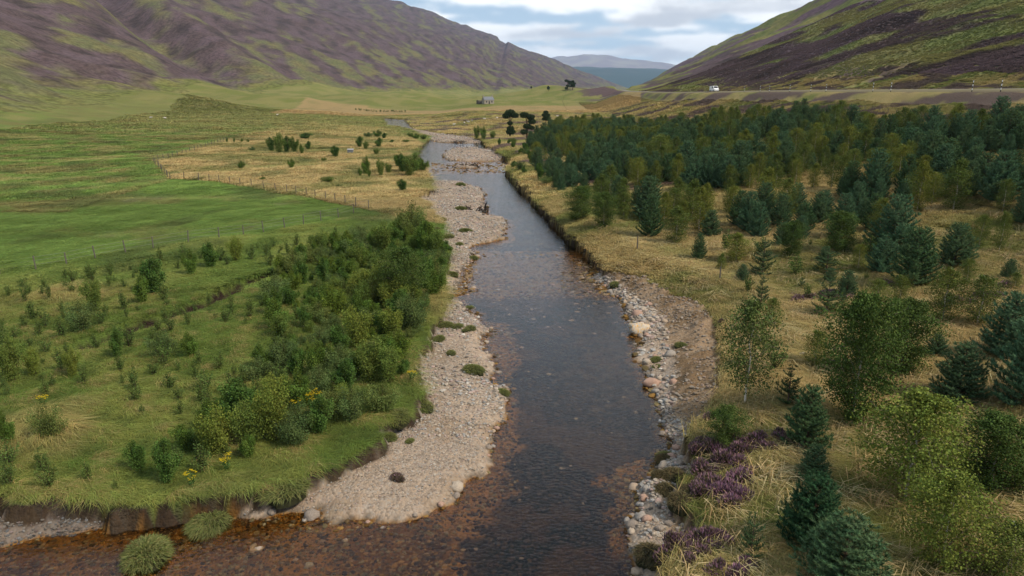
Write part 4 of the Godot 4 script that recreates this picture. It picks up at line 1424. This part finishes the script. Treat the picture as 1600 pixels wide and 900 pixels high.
const HEATHERS := [
	["bloom", 8.62, 22.29, 1.1], ["bloom", 7.93, 21.18, 1.6], ["bloom", 7.52, 20.59, 1.2], ["mix", 8.01, 23.37, 1.5], ["mix", 7.66, 24.35, 1.0], ["mix", 8.82, 23.67, 1.2], ["mix", 9.69, 23.73, 1.1], ["mix", 10.43, 24.05, 0.9], ["mix", 7.10, 21.44, 1.2], ["mix", 7.34, 22.72, 1.1],
	["mix", 6.17, 18.26, 1.0], ["mix", 5.99, 19.31, 1.0], ["mix", 5.33, 18.31, 0.9], ["mix", 5.04, 18.20, 0.9], ["bloom", 6.53, 18.34, 0.9], ["mix", 5.63, 17.55, 0.9], ["dark", 5.81, 22.65, 0.85], ["dark", 6.32, 23.62, 0.9], ["dark", 6.27, 25.21, 0.66], ["dark", 5.97, 21.10, 0.9],
	["dark", 6.49, 21.57, 0.8], ["dark", 4.52, 19.08, 0.95], ["dark", 4.75, 18.70, 0.8], ["dark", 5.77, 23.65, 0.6], ["bloom", 6.75, 16.63, 0.9], ["mix", 6.12, 16.66, 0.85], ["bloom", 8.84, 26.53, 0.95], ["mix", 11.09, 23.49, 0.75], ["mix", 11.51, 24.22, 0.65],
	["dark", 19.93, 42.75, 2.1], ["mix", 20.96, 42.76, 1.7], ["mix", 18.84, 42.12, 2.0], ["mix", 21.88, 41.67, 1.2], ["dark", 18.71, 43.35, 1.3], ["dark", 24.85, 43.54, 1.7], ["dark", 13.06, 39.94, 0.8], ["mix", 12.59, 96.15, 2.7], ["mix", 15.42, 94.19, 1.8], ["mix", 9.68, 154.57, 1.7], ["mix", 28.25, 38.38, 1.9], ["mix", 30.33, 39.78, 1.9], ["mix", 26.66, 38.19, 1.5],
]

func plant_heather() -> void:
	var rough_tussock := tussock_shapes(34, 1500, Color(0.095, 0.085, 0.040), Color(0.15, 0.11, 0.065))
	for t in HEATHERS:
		var k: int = {"bloom": 0, "mix": 1, "dark": 2}[t[0]]
		var near: bool = t[2] < 30.0
		var o := base("heather_shrub", on(t[1], t[2], 0.05), rng.randf() * TAU)
		o.scale = Vector3(t[3], 0.7 + 0.45 * t[3], t[3]) * (1.3 if near and k < 2 else 1.0)
		var where := "on the near right bank" if near else "in the grass farther up the right side"
		tag(o, ["bright purple flowering heather cushion %s", "dull purple brown heather cushion %s", "dark rough cushion of heather and sedge %s"][k] % where, "heather", ["flowering heather %s", "dull heather %s", "dark heather %s"][k] % where)
		if k == 2 and near:
			o.scale *= Vector3(1.0, 0.8, 1.0)
			part("sod", rough_tussock[0], M.bark, o)
			part("foliage", rough_tussock[1], M.heather, o)
			continue
		part("foliage", kinds.heather[k][0], M.heather, o)
		part("flowers", kinds.heather[k][1], M.heather, o)
	# heather on the slope around the road, too much to count
	var clump := Shape.new()
	var r := RandomNumberGenerator.new()
	r.seed = 91
	for i in 150:
		var a := r.randf() * TAU
		var q := sqrt(r.randf()) * 0.5
		var p := Vector3(cos(a) * q, 0.0, sin(a) * q)
		var tip := p * 1.15 + Vector3.UP * 0.45 * sqrt(1.0 - q * q * 3.0) * r.randf_range(0.8, 1.1)
		var s := Vector3(r.randf_range(-1, 1), 0, r.randf_range(-1, 1)).normalized() * 0.07
		var f := r.randf_range(0.7, 1.3)
		clump.tri(p * 0.8 - s, tip, p * 0.8 + s, Color(f, f, f))
	var mesh := clump.done()
	var where := []
	var tint := []
	for i in 110000:
		var d := 95.0 + 420.0 * pow(rng.randf(), 1.4)
		var x := rng.randf_range(48.0, minf(d * 0.8, 230.0))
		if absf(x - table(ROAD, d) + 2.0) < 7.0 or scar(x, d) > 0.3: continue
		var hl := hills(x, d)
		var right := hl > 6.0
		var c := hill_color(x, d, hl, true) if right else meadow_color(x, d)
		var size := rng.randf_range(0.5, 1.3)
		if c.g > c.r * 0.92:
			size *= 0.6
		where.append(Transform3D(Basis(Vector3.UP, rng.randf() * TAU).scaled(Vector3(size, size * rng.randf_range(0.6, 1.1), size)), on(x, d)))
		var f := rng.randf_range(1.35, 1.8)
		tint.append(Color(c.r * f, c.g * f, c.b * f))
	tag(many("heather", mesh, M.heather, where, tint), "low heather and moor grass on the slope by the road", "heather")

# ------------------------------------------------------------------ stones, tussocks, driftwood
func tussock_shapes(number: int, blades: int, one := Color(0.115, 0.145, 0.040), two := Color(0.19, 0.17, 0.075)) -> Array:
	var r := RandomNumberGenerator.new()
	r.seed = number
	var sod := Shape.new()
	var bl := Shape.new()
	var rows := 6
	var cols := 14
	var ring := []
	for i in rows + 1:
		var t := float(i) / rows
		var line := []
		for k in cols:
			var a := TAU * k / cols
			var q := sin(t * PI * 0.5) * (0.5 + 0.06 * sin(a * 3.0 + number) + 0.04 * sin(a * 5.0))
			line.append(Vector3(cos(a) * q, 0.32 * cos(t * PI * 0.5) - (0.25 if i == rows else 0.0), sin(a) * q))
		ring.append(line)
	for i in rows:
		for k in cols:
			sod.quad(ring[i][k], ring[i][(k + 1) % cols], ring[i + 1][(k + 1) % cols], ring[i + 1][k], Color(0.035, 0.035, 0.018))
	for k in blades:
		var a := r.randf() * TAU
		var q := sqrt(r.randf())
		var out := Vector3(cos(a), 0, sin(a))
		var p := out * q * 0.48 + Vector3.UP * 0.31 * sqrt(maxf(0.02, 1.0 - q * q))
		var dir := (out * (0.3 + q) + Vector3.UP * (1.25 - q * 0.75) + ball(r) * 1.1 + Vector3(0.5, 0, 0.15)).normalized()
		var ln := r.randf_range(0.10, 0.24)
		var m := p + dir * ln * 0.6
		var tip := p + dir * ln + Vector3.DOWN * ln * 0.30 + out * ln * 0.2
		var w := dir.cross(ball(r)).normalized() * 0.010
		var c := vary(one.lerp(two, r.randf() * 0.7), r, 0.3)
		bl.quad(p - w, m - w * 0.8, m + w * 0.8, p + w, c)
		bl.tri(m - w * 0.8, tip, m + w * 0.8, c)
	return [sod.done(), bl.done()]

func lay_things() -> void:
	var riverbed := get_node("riverbed")
	var shapes := []
	for k in 5: shapes.append(pebble_shape(650 + k, 12, 0.3))
	M.stone_plain = []
	for c in [Color(0.40, 0.30, 0.21), Color(0.32, 0.28, 0.235), Color(0.40, 0.26, 0.19), Color(0.27, 0.22, 0.175), Color(0.43, 0.35, 0.265)]:
		var m: StandardMaterial3D = M.stone.duplicate()
		m.albedo_color = c.linear_to_srgb()
		M.stone_plain.append(m)
	# stones big enough to pick out, lying on the bars and in the riffle
	var n := 0
	while n < 230:
		var d := rng.randf_range(16.0, 64.0)
		var x := rng.randf_range(-9.0, 12.5)
		if land_at(x, d) > 0.25: continue
		var h := bed(x, d)
		var shore := absf(h) < 0.16
		if x < 3.0 and not shore: continue
		if h < -0.18 or (x > 4.0 and h > 0.40): continue
		if x > 3.0 and rng.randf() < 0.25 and not shore: continue
		n += 1
		var size := rng.randf_range(0.16, 0.34) * (1.25 if x > 3.0 else 0.9) + (0.22 if rng.randf() < 0.08 else 0.0)
		var o := part("stone", shapes[rng.randi() % 5], M.stone_plain[rng.randi() % 5], riverbed)
		o.transform = Transform3D(Basis(Vector3.UP, rng.randf() * TAU).scaled(Vector3.ONE * size), Vector3(x, h + size * 0.12, -d))
	var b := base("boulder", on(8.16, 41.44) + Vector3(0, 0.22, 0), 0.5)
	tag(b, "big pale angular boulder with orange lichen at the water's edge below the bank", "boulder")
	var bm := part("rock", pebble_shape(671, 16, 0.38), M.boulder, b)
	bm.scale = Vector3(1.7, 1.35, 1.25)
	b = base("boulder", on(7.36, 33.17) + Vector3(0, 0.1, 0), 0.2)
	tag(b, "low pinkish boulder at the water's edge downstream of the big one", "boulder")
	bm = part("rock", pebble_shape(672, 14, 0.3), M.stone_plain[2], b)
	bm.scale = Vector3(0.85, 0.6, 0.7)
	for q in [[14.9, 32.6, 0.55], [14.6, 32.0, 0.4], [15.1, 31.9, 0.35], [14.2, 31.4, 0.45], [14.5, 30.9, 0.35], [15.3, 32.9, 0.4], [14.0, 30.6, 0.3]]:
		b = base("boulder", on(q[0], q[1]) + Vector3(0, q[2] * 0.15, 0), rng.randf() * TAU)
		tag(b, "grey stone lying in the small eroded hollow left of the tallest birch", "stone", "stones in the eroded hollow")
		bm = part("rock", shapes[rng.randi() % 5], M.stone_plain[1], b)
		bm.scale = Vector3.ONE * q[2]
	# tussocks
	var big := tussock_shapes(31, 2600)
	var small := tussock_shapes(32, 700)
	var dense := tussock_shapes(33, 1500)
	for q in [[-12.2, 19.4, 1.7, "domed grass tussock standing alone in the shallow brown water"], [-10.9, 21.3, 1.7, "low grass tussock in the water at the foot of the peat bank"], [-8.5, 22.5, 1.8, "flat grass tussock beside the gravel bar below the peat bank"]]:
		var o := base("grass_tussock", Vector3(q[0], maxf(-0.1, height(q[0], q[1])), -q[1]), rng.randf() * TAU)
		o.scale = Vector3(q[2], 1.5 if q[1] < 20.0 else 1.0, q[2] * 0.8)
		tag(o, q[3], "tussock")
		part("sod", big[0], M.bark, o)
		part("blades", big[1], M.grass, o)
	var spots := [-5.00, 71.83, 1.23, -3.56, 61.50, 1.07, -5.16, 65.62, 0.88, -2.63, 40.80, 0.81, -2.07, 34.07, 1.10, -3.50, 36.69, 0.66, -0.46, 31.86, 0.72, -3.08, 46.61, 0.83, -6.15, 58.08, 1.12, -6.56, 68.69, 1.31, -6.49, 85.92, 1.30, -5.26, 44.68, 0.96, -4.60, 46.90, 0.74, -4.26, 29.55, 1.22, -4.98, 27.52, 1.14, -7.92, 69.28, 1.32,
		8.20, 36.19, 0.66, 8.08, 35.37, 0.57, 9.89, 37.36, 0.75, 8.09, 51.29, 1.10, -4.31, 41.33, 0.98, -3.47, 41.15, 0.82, -8.11, 108.38, 1.62, -8.15, 78.11, 1.33, -4.41, 26.42, 0.39, 6.50, 25.77, 0.76, -5.40, 26.67, 0.83, -17.54, 139.92, 1.82, -4.4, 38.9, 0.8, -2.9, 40.4, 0.5, -5.0, 54.5, 1.1, -4.9, 43.0, 0.9]
	for i in range(0, spots.size(), 3):
		var right: bool = spots[i] > 3.0
		var o := base("grass_tussock", on(spots[i], spots[i + 1]), rng.randf() * TAU)
		var w: float = spots[i + 2]
		o.scale = Vector3(w * 1.1, w * 0.75, w * 0.8)
		tag(o, "small grass tussock on the stones below the right bank" if right else "small grass tussock growing on the gravel of the left bars", "tussock", "tussocks below the right bank" if right else "tussocks on the left bars")
		var sh: Array = dense if i % 2 == 0 else small
		part("sod", sh[0], M.bark, o)
		part("blades", sh[1], M.grass, o)
	var dark := base("heather_shrub", on(-4.51, 23.57, 0.06))
	dark.scale = Vector3(0.8, 0.75, 0.6)
	tag(dark, "little dark shrub alone on the smooth near gravel bar", "shrub")
	part("foliage", kinds.heather[2][0], M.heather, dark)
	part("flowers", kinds.heather[2][1], M.leaf, dark)
	# driftwood
	for q in [[-5.0, 86.2, 4.2, "dark tangle of driftwood at the head of the left gravel bar"], [-8.5, 138.5, 4.2, "driftwood heap stranded on the tiny island in midstream"], [-15.4, 204.0, 3.4, "thin driftwood line on the far gravel bar"], [-20.3, 235.6, 4.2, "farthest driftwood heap up the river"]]:
		var o := base("driftwood", Vector3(q[0], maxf(0.0, height(q[0], q[1])), -q[1]))
		tag(o, q[3], "driftwood")
		var r := RandomNumberGenerator.new()
		r.seed = int(q[1])
		for k in 26:
			var s := Shape.new()
			var p := Vector3(r.randf_range(-0.45, 0.45) * q[2], r.randf_range(0.02, 0.3), r.randf_range(-0.6, 0.6))
			var dir := Vector3(r.randf_range(-1, 1), r.randf_range(-0.05, 0.75), r.randf_range(-0.6, 0.6)).normalized()
			var ln := r.randf_range(0.5, 1.3)
			var bend := ball(r) * 0.18
			s.tube([p - dir * ln * 0.5, p + bend, p + dir * ln * 0.5 + Vector3.UP * 0.1], [r.randf_range(0.05, 0.10), 0.055, 0.02], 5, vary(Color(0.052, 0.040, 0.032), r, 0.35))
			part("branch", s.done(), M.bark, o)
		if q[1] < 100.0:
			var s := Shape.new()
			for k in 14:
				var a := TAU * k / 14.0
				s.tube([Vector3(1.6, 0.45, 0), Vector3(1.65, 0.45 + sin(a) * 0.4, cos(a) * 0.4), Vector3(1.75 + r.randf_range(-0.2, 0.2), 0.45 + sin(a) * 0.72, cos(a) * 0.72)], [0.12, 0.06, 0.02], 5, Color(0.03, 0.024, 0.02))
			part("root_plate", s.done(), M.bark, o)
	# ragwort
	for q in [[-9.25, 28.28], [-8.88, 28.4], [-9.61, 27.79], [-10.92, 23.23], [-11.7, 21.99], [-21.2, 28.21], [-4.9, 30.89], [-13.38, 45.01], [-9.0, 28.0], [-9.4, 28.6]]:
		var o := base("ragwort", on(q[0], q[1]), rng.randf() * TAU)
		tag(o, "yellow flowering ragwort in the left bank grass", "flower", "ragwort plants")
		var st := Shape.new()
		var fl := Shape.new()
		for k in 6:
			var a := k * 2.4
			var tip := Vector3(cos(a) * 0.16, rng.randf_range(0.55, 0.85), sin(a) * 0.16)
			st.tube([Vector3.ZERO, tip * Vector3(0.5, 0.6, 0.5), tip], [0.012, 0.009, 0.006], 4, Color(0.07, 0.11, 0.03), false)
			for e in 9: leaf(st, tip * rng.randf_range(0.2, 0.9), ball(rng), 0.09, 0.3, Color(0.06, 0.11, 0.03), rng)
			for e in 9:
				var c := tip + Vector3(rng.randf_range(-0.09, 0.09), rng.randf_range(-0.02, 0.05), rng.randf_range(-0.09, 0.09))
				for z in 5: leaf(fl, c, Vector3(cos(z * 1.256), 0.25, sin(z * 1.256)).normalized(), 0.028, 0.5, Color(0.50, 0.38, 0.02), rng)
		part("stems", st.done(), M.leaf, o)
		part("flower_heads", fl.done(), M.leaf, o)

# ------------------------------------------------------------------ fences, road, house, van
func fence(called: String, line: Array, gap: float, tall: float, label: String, posts_only := false) -> void:
	var o := base(called, Vector3.ZERO)
	tag(o, label, "fence")
	var post := Shape.new()
	post.tube([Vector3(0, -0.3, 0), Vector3(0, tall, 0), Vector3(0, tall + 0.03, 0)], [0.055, 0.05, 0.03], 6, Color(0.12, 0.105, 0.085))
	var mesh := post.done()
	var tops := []
	for i in range(0, line.size() - 2, 2):
		var a := Vector2(line[i], line[i + 1])
		var b := Vector2(line[i + 2], line[i + 3])
		var n := maxi(1, roundi(a.distance_to(b) / gap))
		for k in n + (1 if i == line.size() - 4 else 0):
			var p := a.lerp(b, float(k) / n) + Vector2(rng.randf_range(-0.12, 0.12), rng.randf_range(-0.12, 0.12))
			var at := on(p.x, p.y)
			var m := part("post", mesh, M.bark, o)
			m.position = at
			m.rotation = Vector3(rng.randf_range(-0.07, 0.07), rng.randf() * 3.0, rng.randf_range(-0.07, 0.07))
			m.scale.y = rng.randf_range(0.9, 1.1)
			tops.append(at)
	if posts_only: return
	for y in [0.45, 0.75, 1.0]:
		var s := Shape.new()
		var pts := []
		var rad := []
		for p in tops:
			pts.append(p + Vector3(0.07, y * tall, 0)); rad.append(0.006)
		s.tube(pts, rad, 3, Color(0.22, 0.21, 0.20), false)
		part("wire", s.done(), M.bark, o)

func scar(x: float, d: float) -> float:
	# bare sandy slip on the slope above the road
	if x < 98.0 or x > 130.0 or d < 200.0 or d > 250.0: return 0.0
	var a := Vector2(104, 216)
	var b := Vector2(125, 226)
	var p := Vector2(x, d)
	var q := p.distance_to(Geometry2D.get_closest_point_to_segment(p, a, b))
	var f := mid.get_noise_2d(x * 1.6, d * 1.0)
	return smoothstep(2.8, 1.6, q + f * 5.0)

func build_road() -> void:
	var v := PackedVector3Array()
	var st := SurfaceTool.new()
	st.begin(Mesh.PRIMITIVE_TRIANGLES)
	var d := 30.0
	var n := 0
	while d < 900.0:
		var x := table(ROAD, d)
		var y := height(x, d) + 0.40
		for e in [[-3.6, -1.3, 2], [-2.0, -0.08, 1], [-1.6, 0.0, 0], [1.6, 0.0, 0], [2.0, -0.06, 1], [3.6, -0.9, 2]]:
			st.set_smooth_group(0)
			st.set_color(Color(0.20, 0.19, 0.175) if e[2] == 0 else (Color(0.20, 0.17, 0.10) if e[2] == 1 else meadow_color(x + e[0], d).lerp(HEATHER, 0.4)))
			st.add_vertex(Vector3(x + e[0], y + e[1], -d))
		if n > 0:
			for k in 5:
				var a := (n - 1) * 6 + k
				for i in [a, a + 6, a + 7, a, a + 7, a + 1]: st.add_index(i)
		n += 1
		d += 2.5
	st.generate_normals()
	tag(part("road", st.commit(), M.road, self), "", "", "", "structure")
	# snow poles
	var black := Shape.new()
	black.tube([Vector3(0, -0.3, 0), Vector3(0, 2.2, 0)], [0.065, 0.065], 8, Color(0.02, 0.02, 0.022))
	var white := Shape.new()
	white.tube([Vector3(0, 0, 0), Vector3(0, 0.36, 0)], [0.07, 0.07], 8, Color(0.6, 0.6, 0.58))
	var bm := black.done()
	var wm := white.done()
	var where := [127.0, 134.0, 159.6, 167.0, 191.0, 200.4, 215.0, 231.0, 238.3, 251.0]
	for i in where.size():
		var q: float = where[i]
		var x := table(ROAD, q) - 2.8
		var o := base("snow_pole", on(x, q))
		tag(o, "black and white banded snow pole, %s" % ["nearest the right edge of the view", "second from the right edge", "third from the right edge", "fourth from the right edge", "fifth from the right edge", "sixth from the right edge", "fourth from the white van", "third from the white van", "second from the white van", "nearest the white van"][i], "pole", "snow poles along the road")
		part("pole", bm, M.bark, o)
		for k in 3: part("white_band", wm, M.bark, o).position.y = 0.35 + 0.68 * k
	fence("roadside_fence", [66, 100, 72, 150, 70, 210, 66, 270, 70, 330], 4.0, 1.1, "post and wire fence on the slope below the road")

func build_house() -> void:
	var o := base("stone_cottage", on(-17.0, 500.0) + Vector3(0, -0.2, 0), 0.42)
	tag(o, "small stone cottage with a grey slate roof alone on the flats", "house")
	var w := Shape.new()
	var stone := Color(0.30, 0.265, 0.21)
	w.box(Vector3(0, 1.4, 2.2), Vector3(7.4, 2.8, 0.5), stone)
	w.box(Vector3(0, 1.4, -2.2), Vector3(7.4, 2.8, 0.5), stone)
	for s in [-1.0, 1.0]:
		w.box(Vector3(s * 3.45, 1.4, 0), Vector3(0.5, 2.8, 3.9), Color(0.40, 0.36, 0.27) if s > 0 else stone)  # right end wall given a lighter colour, as if sunlit
	part("wall", w.done(), M.bark, o)
	for s in [-1.0, 1.0]:
		var g := Shape.new()
		var col := Color(0.42, 0.375, 0.28) if s > 0 else stone  # sunlight on the right gable put into its colour
		for x in [3.2, 3.7]:
			g.tri(Vector3(s * x, 2.8, -2.45), Vector3(s * x, 4.9, 0), Vector3(s * x, 2.8, 2.45), col, Vector3(s, 0, 0))
		g.quad(Vector3(s * 3.2, 2.8, -2.45), Vector3(s * 3.7, 2.8, -2.45), Vector3(s * 3.7, 4.9, 0), Vector3(s * 3.2, 4.9, 0), col)
		g.quad(Vector3(s * 3.2, 2.8, 2.45), Vector3(s * 3.7, 2.8, 2.45), Vector3(s * 3.7, 4.9, 0), Vector3(s * 3.2, 4.9, 0), col)
		part("gable", g.done(), M.bark, o)
	var r := Shape.new()
	for s in [-1.0, 1.0]:
		r.quad(Vector3(-3.8, 4.98, 0), Vector3(3.8, 4.98, 0), Vector3(3.8, 2.72, s * 2.65), Vector3(-3.8, 2.72, s * 2.65), Color(0.16, 0.165, 0.18))
		r.quad(Vector3(-3.8, 4.90, 0), Vector3(3.8, 4.90, 0), Vector3(3.8, 2.64, s * 2.65), Vector3(-3.8, 2.64, s * 2.65), Color(0.10, 0.10, 0.11))
	var roof := part("roof", r.done(), M.bark, o)
	for s in [-1.0, 1.0]:
		var c := Shape.new()
		c.box(Vector3(s * 3.35, 5.2, 0), Vector3(0.7, 1.2, 0.8), stone)
		c.box(Vector3(s * 3.35, 5.85, 0), Vector3(0.82, 0.12, 0.92), stone)
		part("chimney", c.done(), M.bark, roof)
	var dr := Shape.new()
	dr.box(Vector3(0, 1.0, 2.47), Vector3(0.95, 2.0, 0.1), Color(0.05, 0.045, 0.04))
	part("door", dr.done(), M.bark, o)
	for x in [-2.0, 2.0]:
		var p := Shape.new()
		p.box(Vector3(x, 1.5, 2.47), Vector3(0.9, 1.1, 0.08), Color(0.03, 0.035, 0.04))
		part("window", p.done(), M.bark, o)
	# its old shed, left of it
	var sh := base("stone_shed", on(-22.8, 503.0) + Vector3(0, -0.2, 0), 0.42)
	tag(sh, "dark roofless stone shed against the cottage's left end", "shed")
	var q := Shape.new()
	q.box(Vector3(0, 1.1, 1.5), Vector3(4.0, 2.2, 0.5), Color(0.14, 0.12, 0.10))
	q.box(Vector3(0, 1.1, -1.5), Vector3(4.0, 2.6, 0.5), Color(0.14, 0.12, 0.10))
	q.box(Vector3(-1.75, 1.3, 0), Vector3(0.5, 2.6, 2.5), Color(0.14, 0.12, 0.10))
	part("wall", q.done(), M.bark, sh)

func build_van() -> void:
	var d := 287.0
	var x := table(ROAD, d)
	var o := base("white_van", on(x, d) + Vector3(0, 0.40, 0), 0.12)
	tag(o, "white van driving along the road below the right hill", "van")
	var white := Color(0.74, 0.74, 0.73)
	var b := Shape.new()
	var prof := [Vector2(-2.5, 0.35), Vector2(-2.5, 1.95), Vector2(-2.3, 2.15), Vector2(0.9, 2.15), Vector2(1.75, 1.25), Vector2(2.45, 1.05), Vector2(2.55, 0.6), Vector2(2.5, 0.35)]
	for i in prof.size():
		var p: Vector2 = prof[i]
		var q: Vector2 = prof[(i + 1) % prof.size()]
		b.quad(Vector3(-0.95, p.y, p.x), Vector3(0.95, p.y, p.x), Vector3(0.95, q.y, q.x), Vector3(-0.95, q.y, q.x), white)
	for s in [-0.95, 0.95]:
		for i in range(1, prof.size() - 1):
			b.tri(Vector3(s, prof[0].y, prof[0].x), Vector3(s, prof[i].y, prof[i].x), Vector3(s, prof[i + 1].y, prof[i + 1].x), white, Vector3(signf(s), 0, 0))
	part("body", b.done(), M.bark, o)
	var glass := Color(0.02, 0.025, 0.03)
	var g := Shape.new()
	g.quad(Vector3(-0.8, 2.02, 1.05), Vector3(0.8, 2.02, 1.05), Vector3(0.8, 1.34, 1.70), Vector3(-0.8, 1.34, 1.70), glass)
	part("windscreen", g.done(), M.gloss, o)
	for s in [-1.0, 1.0]:
		var w := Shape.new()
		w.quad(Vector3(s * 0.957, 1.9, 0.0), Vector3(s * 0.957, 1.9, 0.85), Vector3(s * 0.957, 1.25, 1.45), Vector3(s * 0.957, 1.25, 0.0), glass, Vector3(s, 0, 0))
		part("window", w.done(), M.gloss, o)
		var h := Shape.new()
		h.box(Vector3(s * 0.7, 0.85, 2.5), Vector3(0.35, 0.2, 0.12), Color(0.55, 0.55, 0.5))
		part("headlight", h.done(), M.gloss, o)
		for z in [-1.6, 1.6]:
			var t := Shape.new()
			t.tube([Vector3(s * 0.75, 0.34, z), Vector3(s * 0.76, 0.34, z), Vector3(s * 0.985, 0.34, z), Vector3(s * 0.99, 0.34, z)], [0.02, 0.34, 0.34, 0.02], 14, Color(0.02, 0.02, 0.02))
			part("wheel", t.done(), M.bark, o)
	# small grey box beyond the fence
	var k := base("metal_box", on(-36.8, 158.1))
	tag(k, "small grey metal box with a pale lid on the straw flats", "box")
	var m := Shape.new()
	m.box(Vector3(0, 0.45, 0), Vector3(1.2, 0.9, 0.9), Color(0.16, 0.165, 0.17))
	part("body", m.done(), M.bark, k)
	m = Shape.new()
	m.box(Vector3(0, 0.96, 0), Vector3(1.35, 0.12, 1.05), Color(0.5, 0.5, 0.52))
	part("lid", m.done(), M.bark, k)

func place_animals() -> void:
	var s := Shape.new()
	var wool := Color(0.48, 0.44, 0.37)
	s.tube([Vector3(0, 0.55, -0.56), Vector3(0, 0.56, -0.45), Vector3(0, 0.58, -0.1), Vector3(0, 0.58, 0.3), Vector3(0, 0.64, 0.46), Vector3(0, 0.78, 0.62), Vector3(0, 0.76, 0.80), Vector3(0, 0.74, 0.84)], [0.05, 0.20, 0.27, 0.25, 0.17, 0.12, 0.08, 0.03], 10, wool)
	for p in [[-0.13, -0.36], [0.13, -0.36], [-0.13, 0.28], [0.13, 0.28]]:
		s.tube([Vector3(p[0], 0.5, p[1]), Vector3(p[0], 0.28, p[1] - 0.03), Vector3(p[0], 0.0, p[1])], [0.085, 0.045, 0.035], 6, Color(0.25, 0.22, 0.18))
	for e in [-1.0, 1.0]: s.tri(Vector3(e * 0.06, 0.82, 0.62), Vector3(e * 0.2, 0.84, 0.60), Vector3(e * 0.07, 0.76, 0.62), wool)
	var mesh := s.done()
	for q in [[-20.4, 300.0], [-18.8, 303.0], [-17.4, 306.0], [-6.6, 312.0], [21.5, 330.0], [-24.5, 296.0], [-12.0, 309.0], [-148.0, 300.0], [-152.0, 296.0], [-120.0, 360.0]]:
		var o := base("sheep", on(q[0], q[1]), rng.randf() * TAU)
		tag(o, "white sheep grazing on the far straw field" if q[0] > -100.0 else "white sheep grazing at the foot of the left hill", "sheep", "sheep on the far field" if q[0] > -100.0 else "sheep below the left hill")
		part("body", mesh, M.bark, o).scale = Vector3.ONE * 1.05

func make_more_materials() -> void:
	M.road = tinted(0.9)
	M.gloss = tinted(0.15)
	var m: StandardMaterial3D = M.stone.duplicate()
	m.vertex_color_use_as_albedo = false
	m.albedo_color = Color.WHITE
	m.uv1_scale = Vector3(0.9, 0.9, 0.9)
	m.albedo_texture = noise_texture(256, 0.02, [[0.2, 0.5, 0.62, 0.72], [Color(0.34, 0.29, 0.23).linear_to_srgb(), Color(0.46, 0.41, 0.33).linear_to_srgb(), Color(0.48, 0.42, 0.33).linear_to_srgb(), Color(0.52, 0.27, 0.06).linear_to_srgb()]], 4, FastNoiseLite.TYPE_SIMPLEX_SMOOTH, 72)
	M.boulder = m
func _ready() -> void:
	warp.seed = 3; warp.frequency = 0.55; warp.fractal_octaves = 3
	rough.seed = 8; rough.frequency = 1.1; rough.fractal_octaves = 2
	mid.seed = 15; mid.frequency = 0.14; mid.fractal_octaves = 4
	large.seed = 23; large.frequency = 0.035; large.fractal_octaves = 3
	patch.seed = 42; patch.frequency = 0.035; patch.fractal_octaves = 4
	rng.seed = 20240817
	make_view()
	make_masks()
	paddock = pairs(PADDOCK)
	far_field = pairs(FAR_FIELD)
	wet_far = pairs(WET_FAR)
	make_materials()
	var t0 := Time.get_ticks_msec()
	make_terrain()
	print("terrain ", Time.get_ticks_msec() - t0)
	make_water()
	make_far_hills()
	print("land ", Time.get_ticks_msec() - t0)
	make_kinds()
	print("kinds ", Time.get_ticks_msec() - t0)
	plant_grass()
	lay_gravel()
	print("grass ", Time.get_ticks_msec() - t0)
	make_more_materials()
	plant_trees()
	print("trees ", Time.get_ticks_msec() - t0)
	plant_heather()
	lay_things()
	fence("field_fence", [-50.15, 109.7, -32.0, 97.5, -17.4, 82.0, -22.3, 72.1, -28.2, 64.7, -32.3, 60.0, -38.4, 53.2, -44.0, 49.15], 2.6, 1.15, "long post and wire fence round the green paddock, turning back at its corner")
	fence("field_fence", [-79.0, 193.0, -71.3, 137.4, -55.6, 111.5, -50.4, 110.2], 3.0, 1.15, "farther stretch of post fence running away from the paddock corner")
	fence("bank_posts", [10.8, 57.0, 14.9, 47.0], 12.0, 1.3, "two old posts of a vanished fence on the grassy right bank", true)
	build_road()
	build_house()
	build_van()
	place_animals()
	print("all ", Time.get_ticks_msec() - t0)
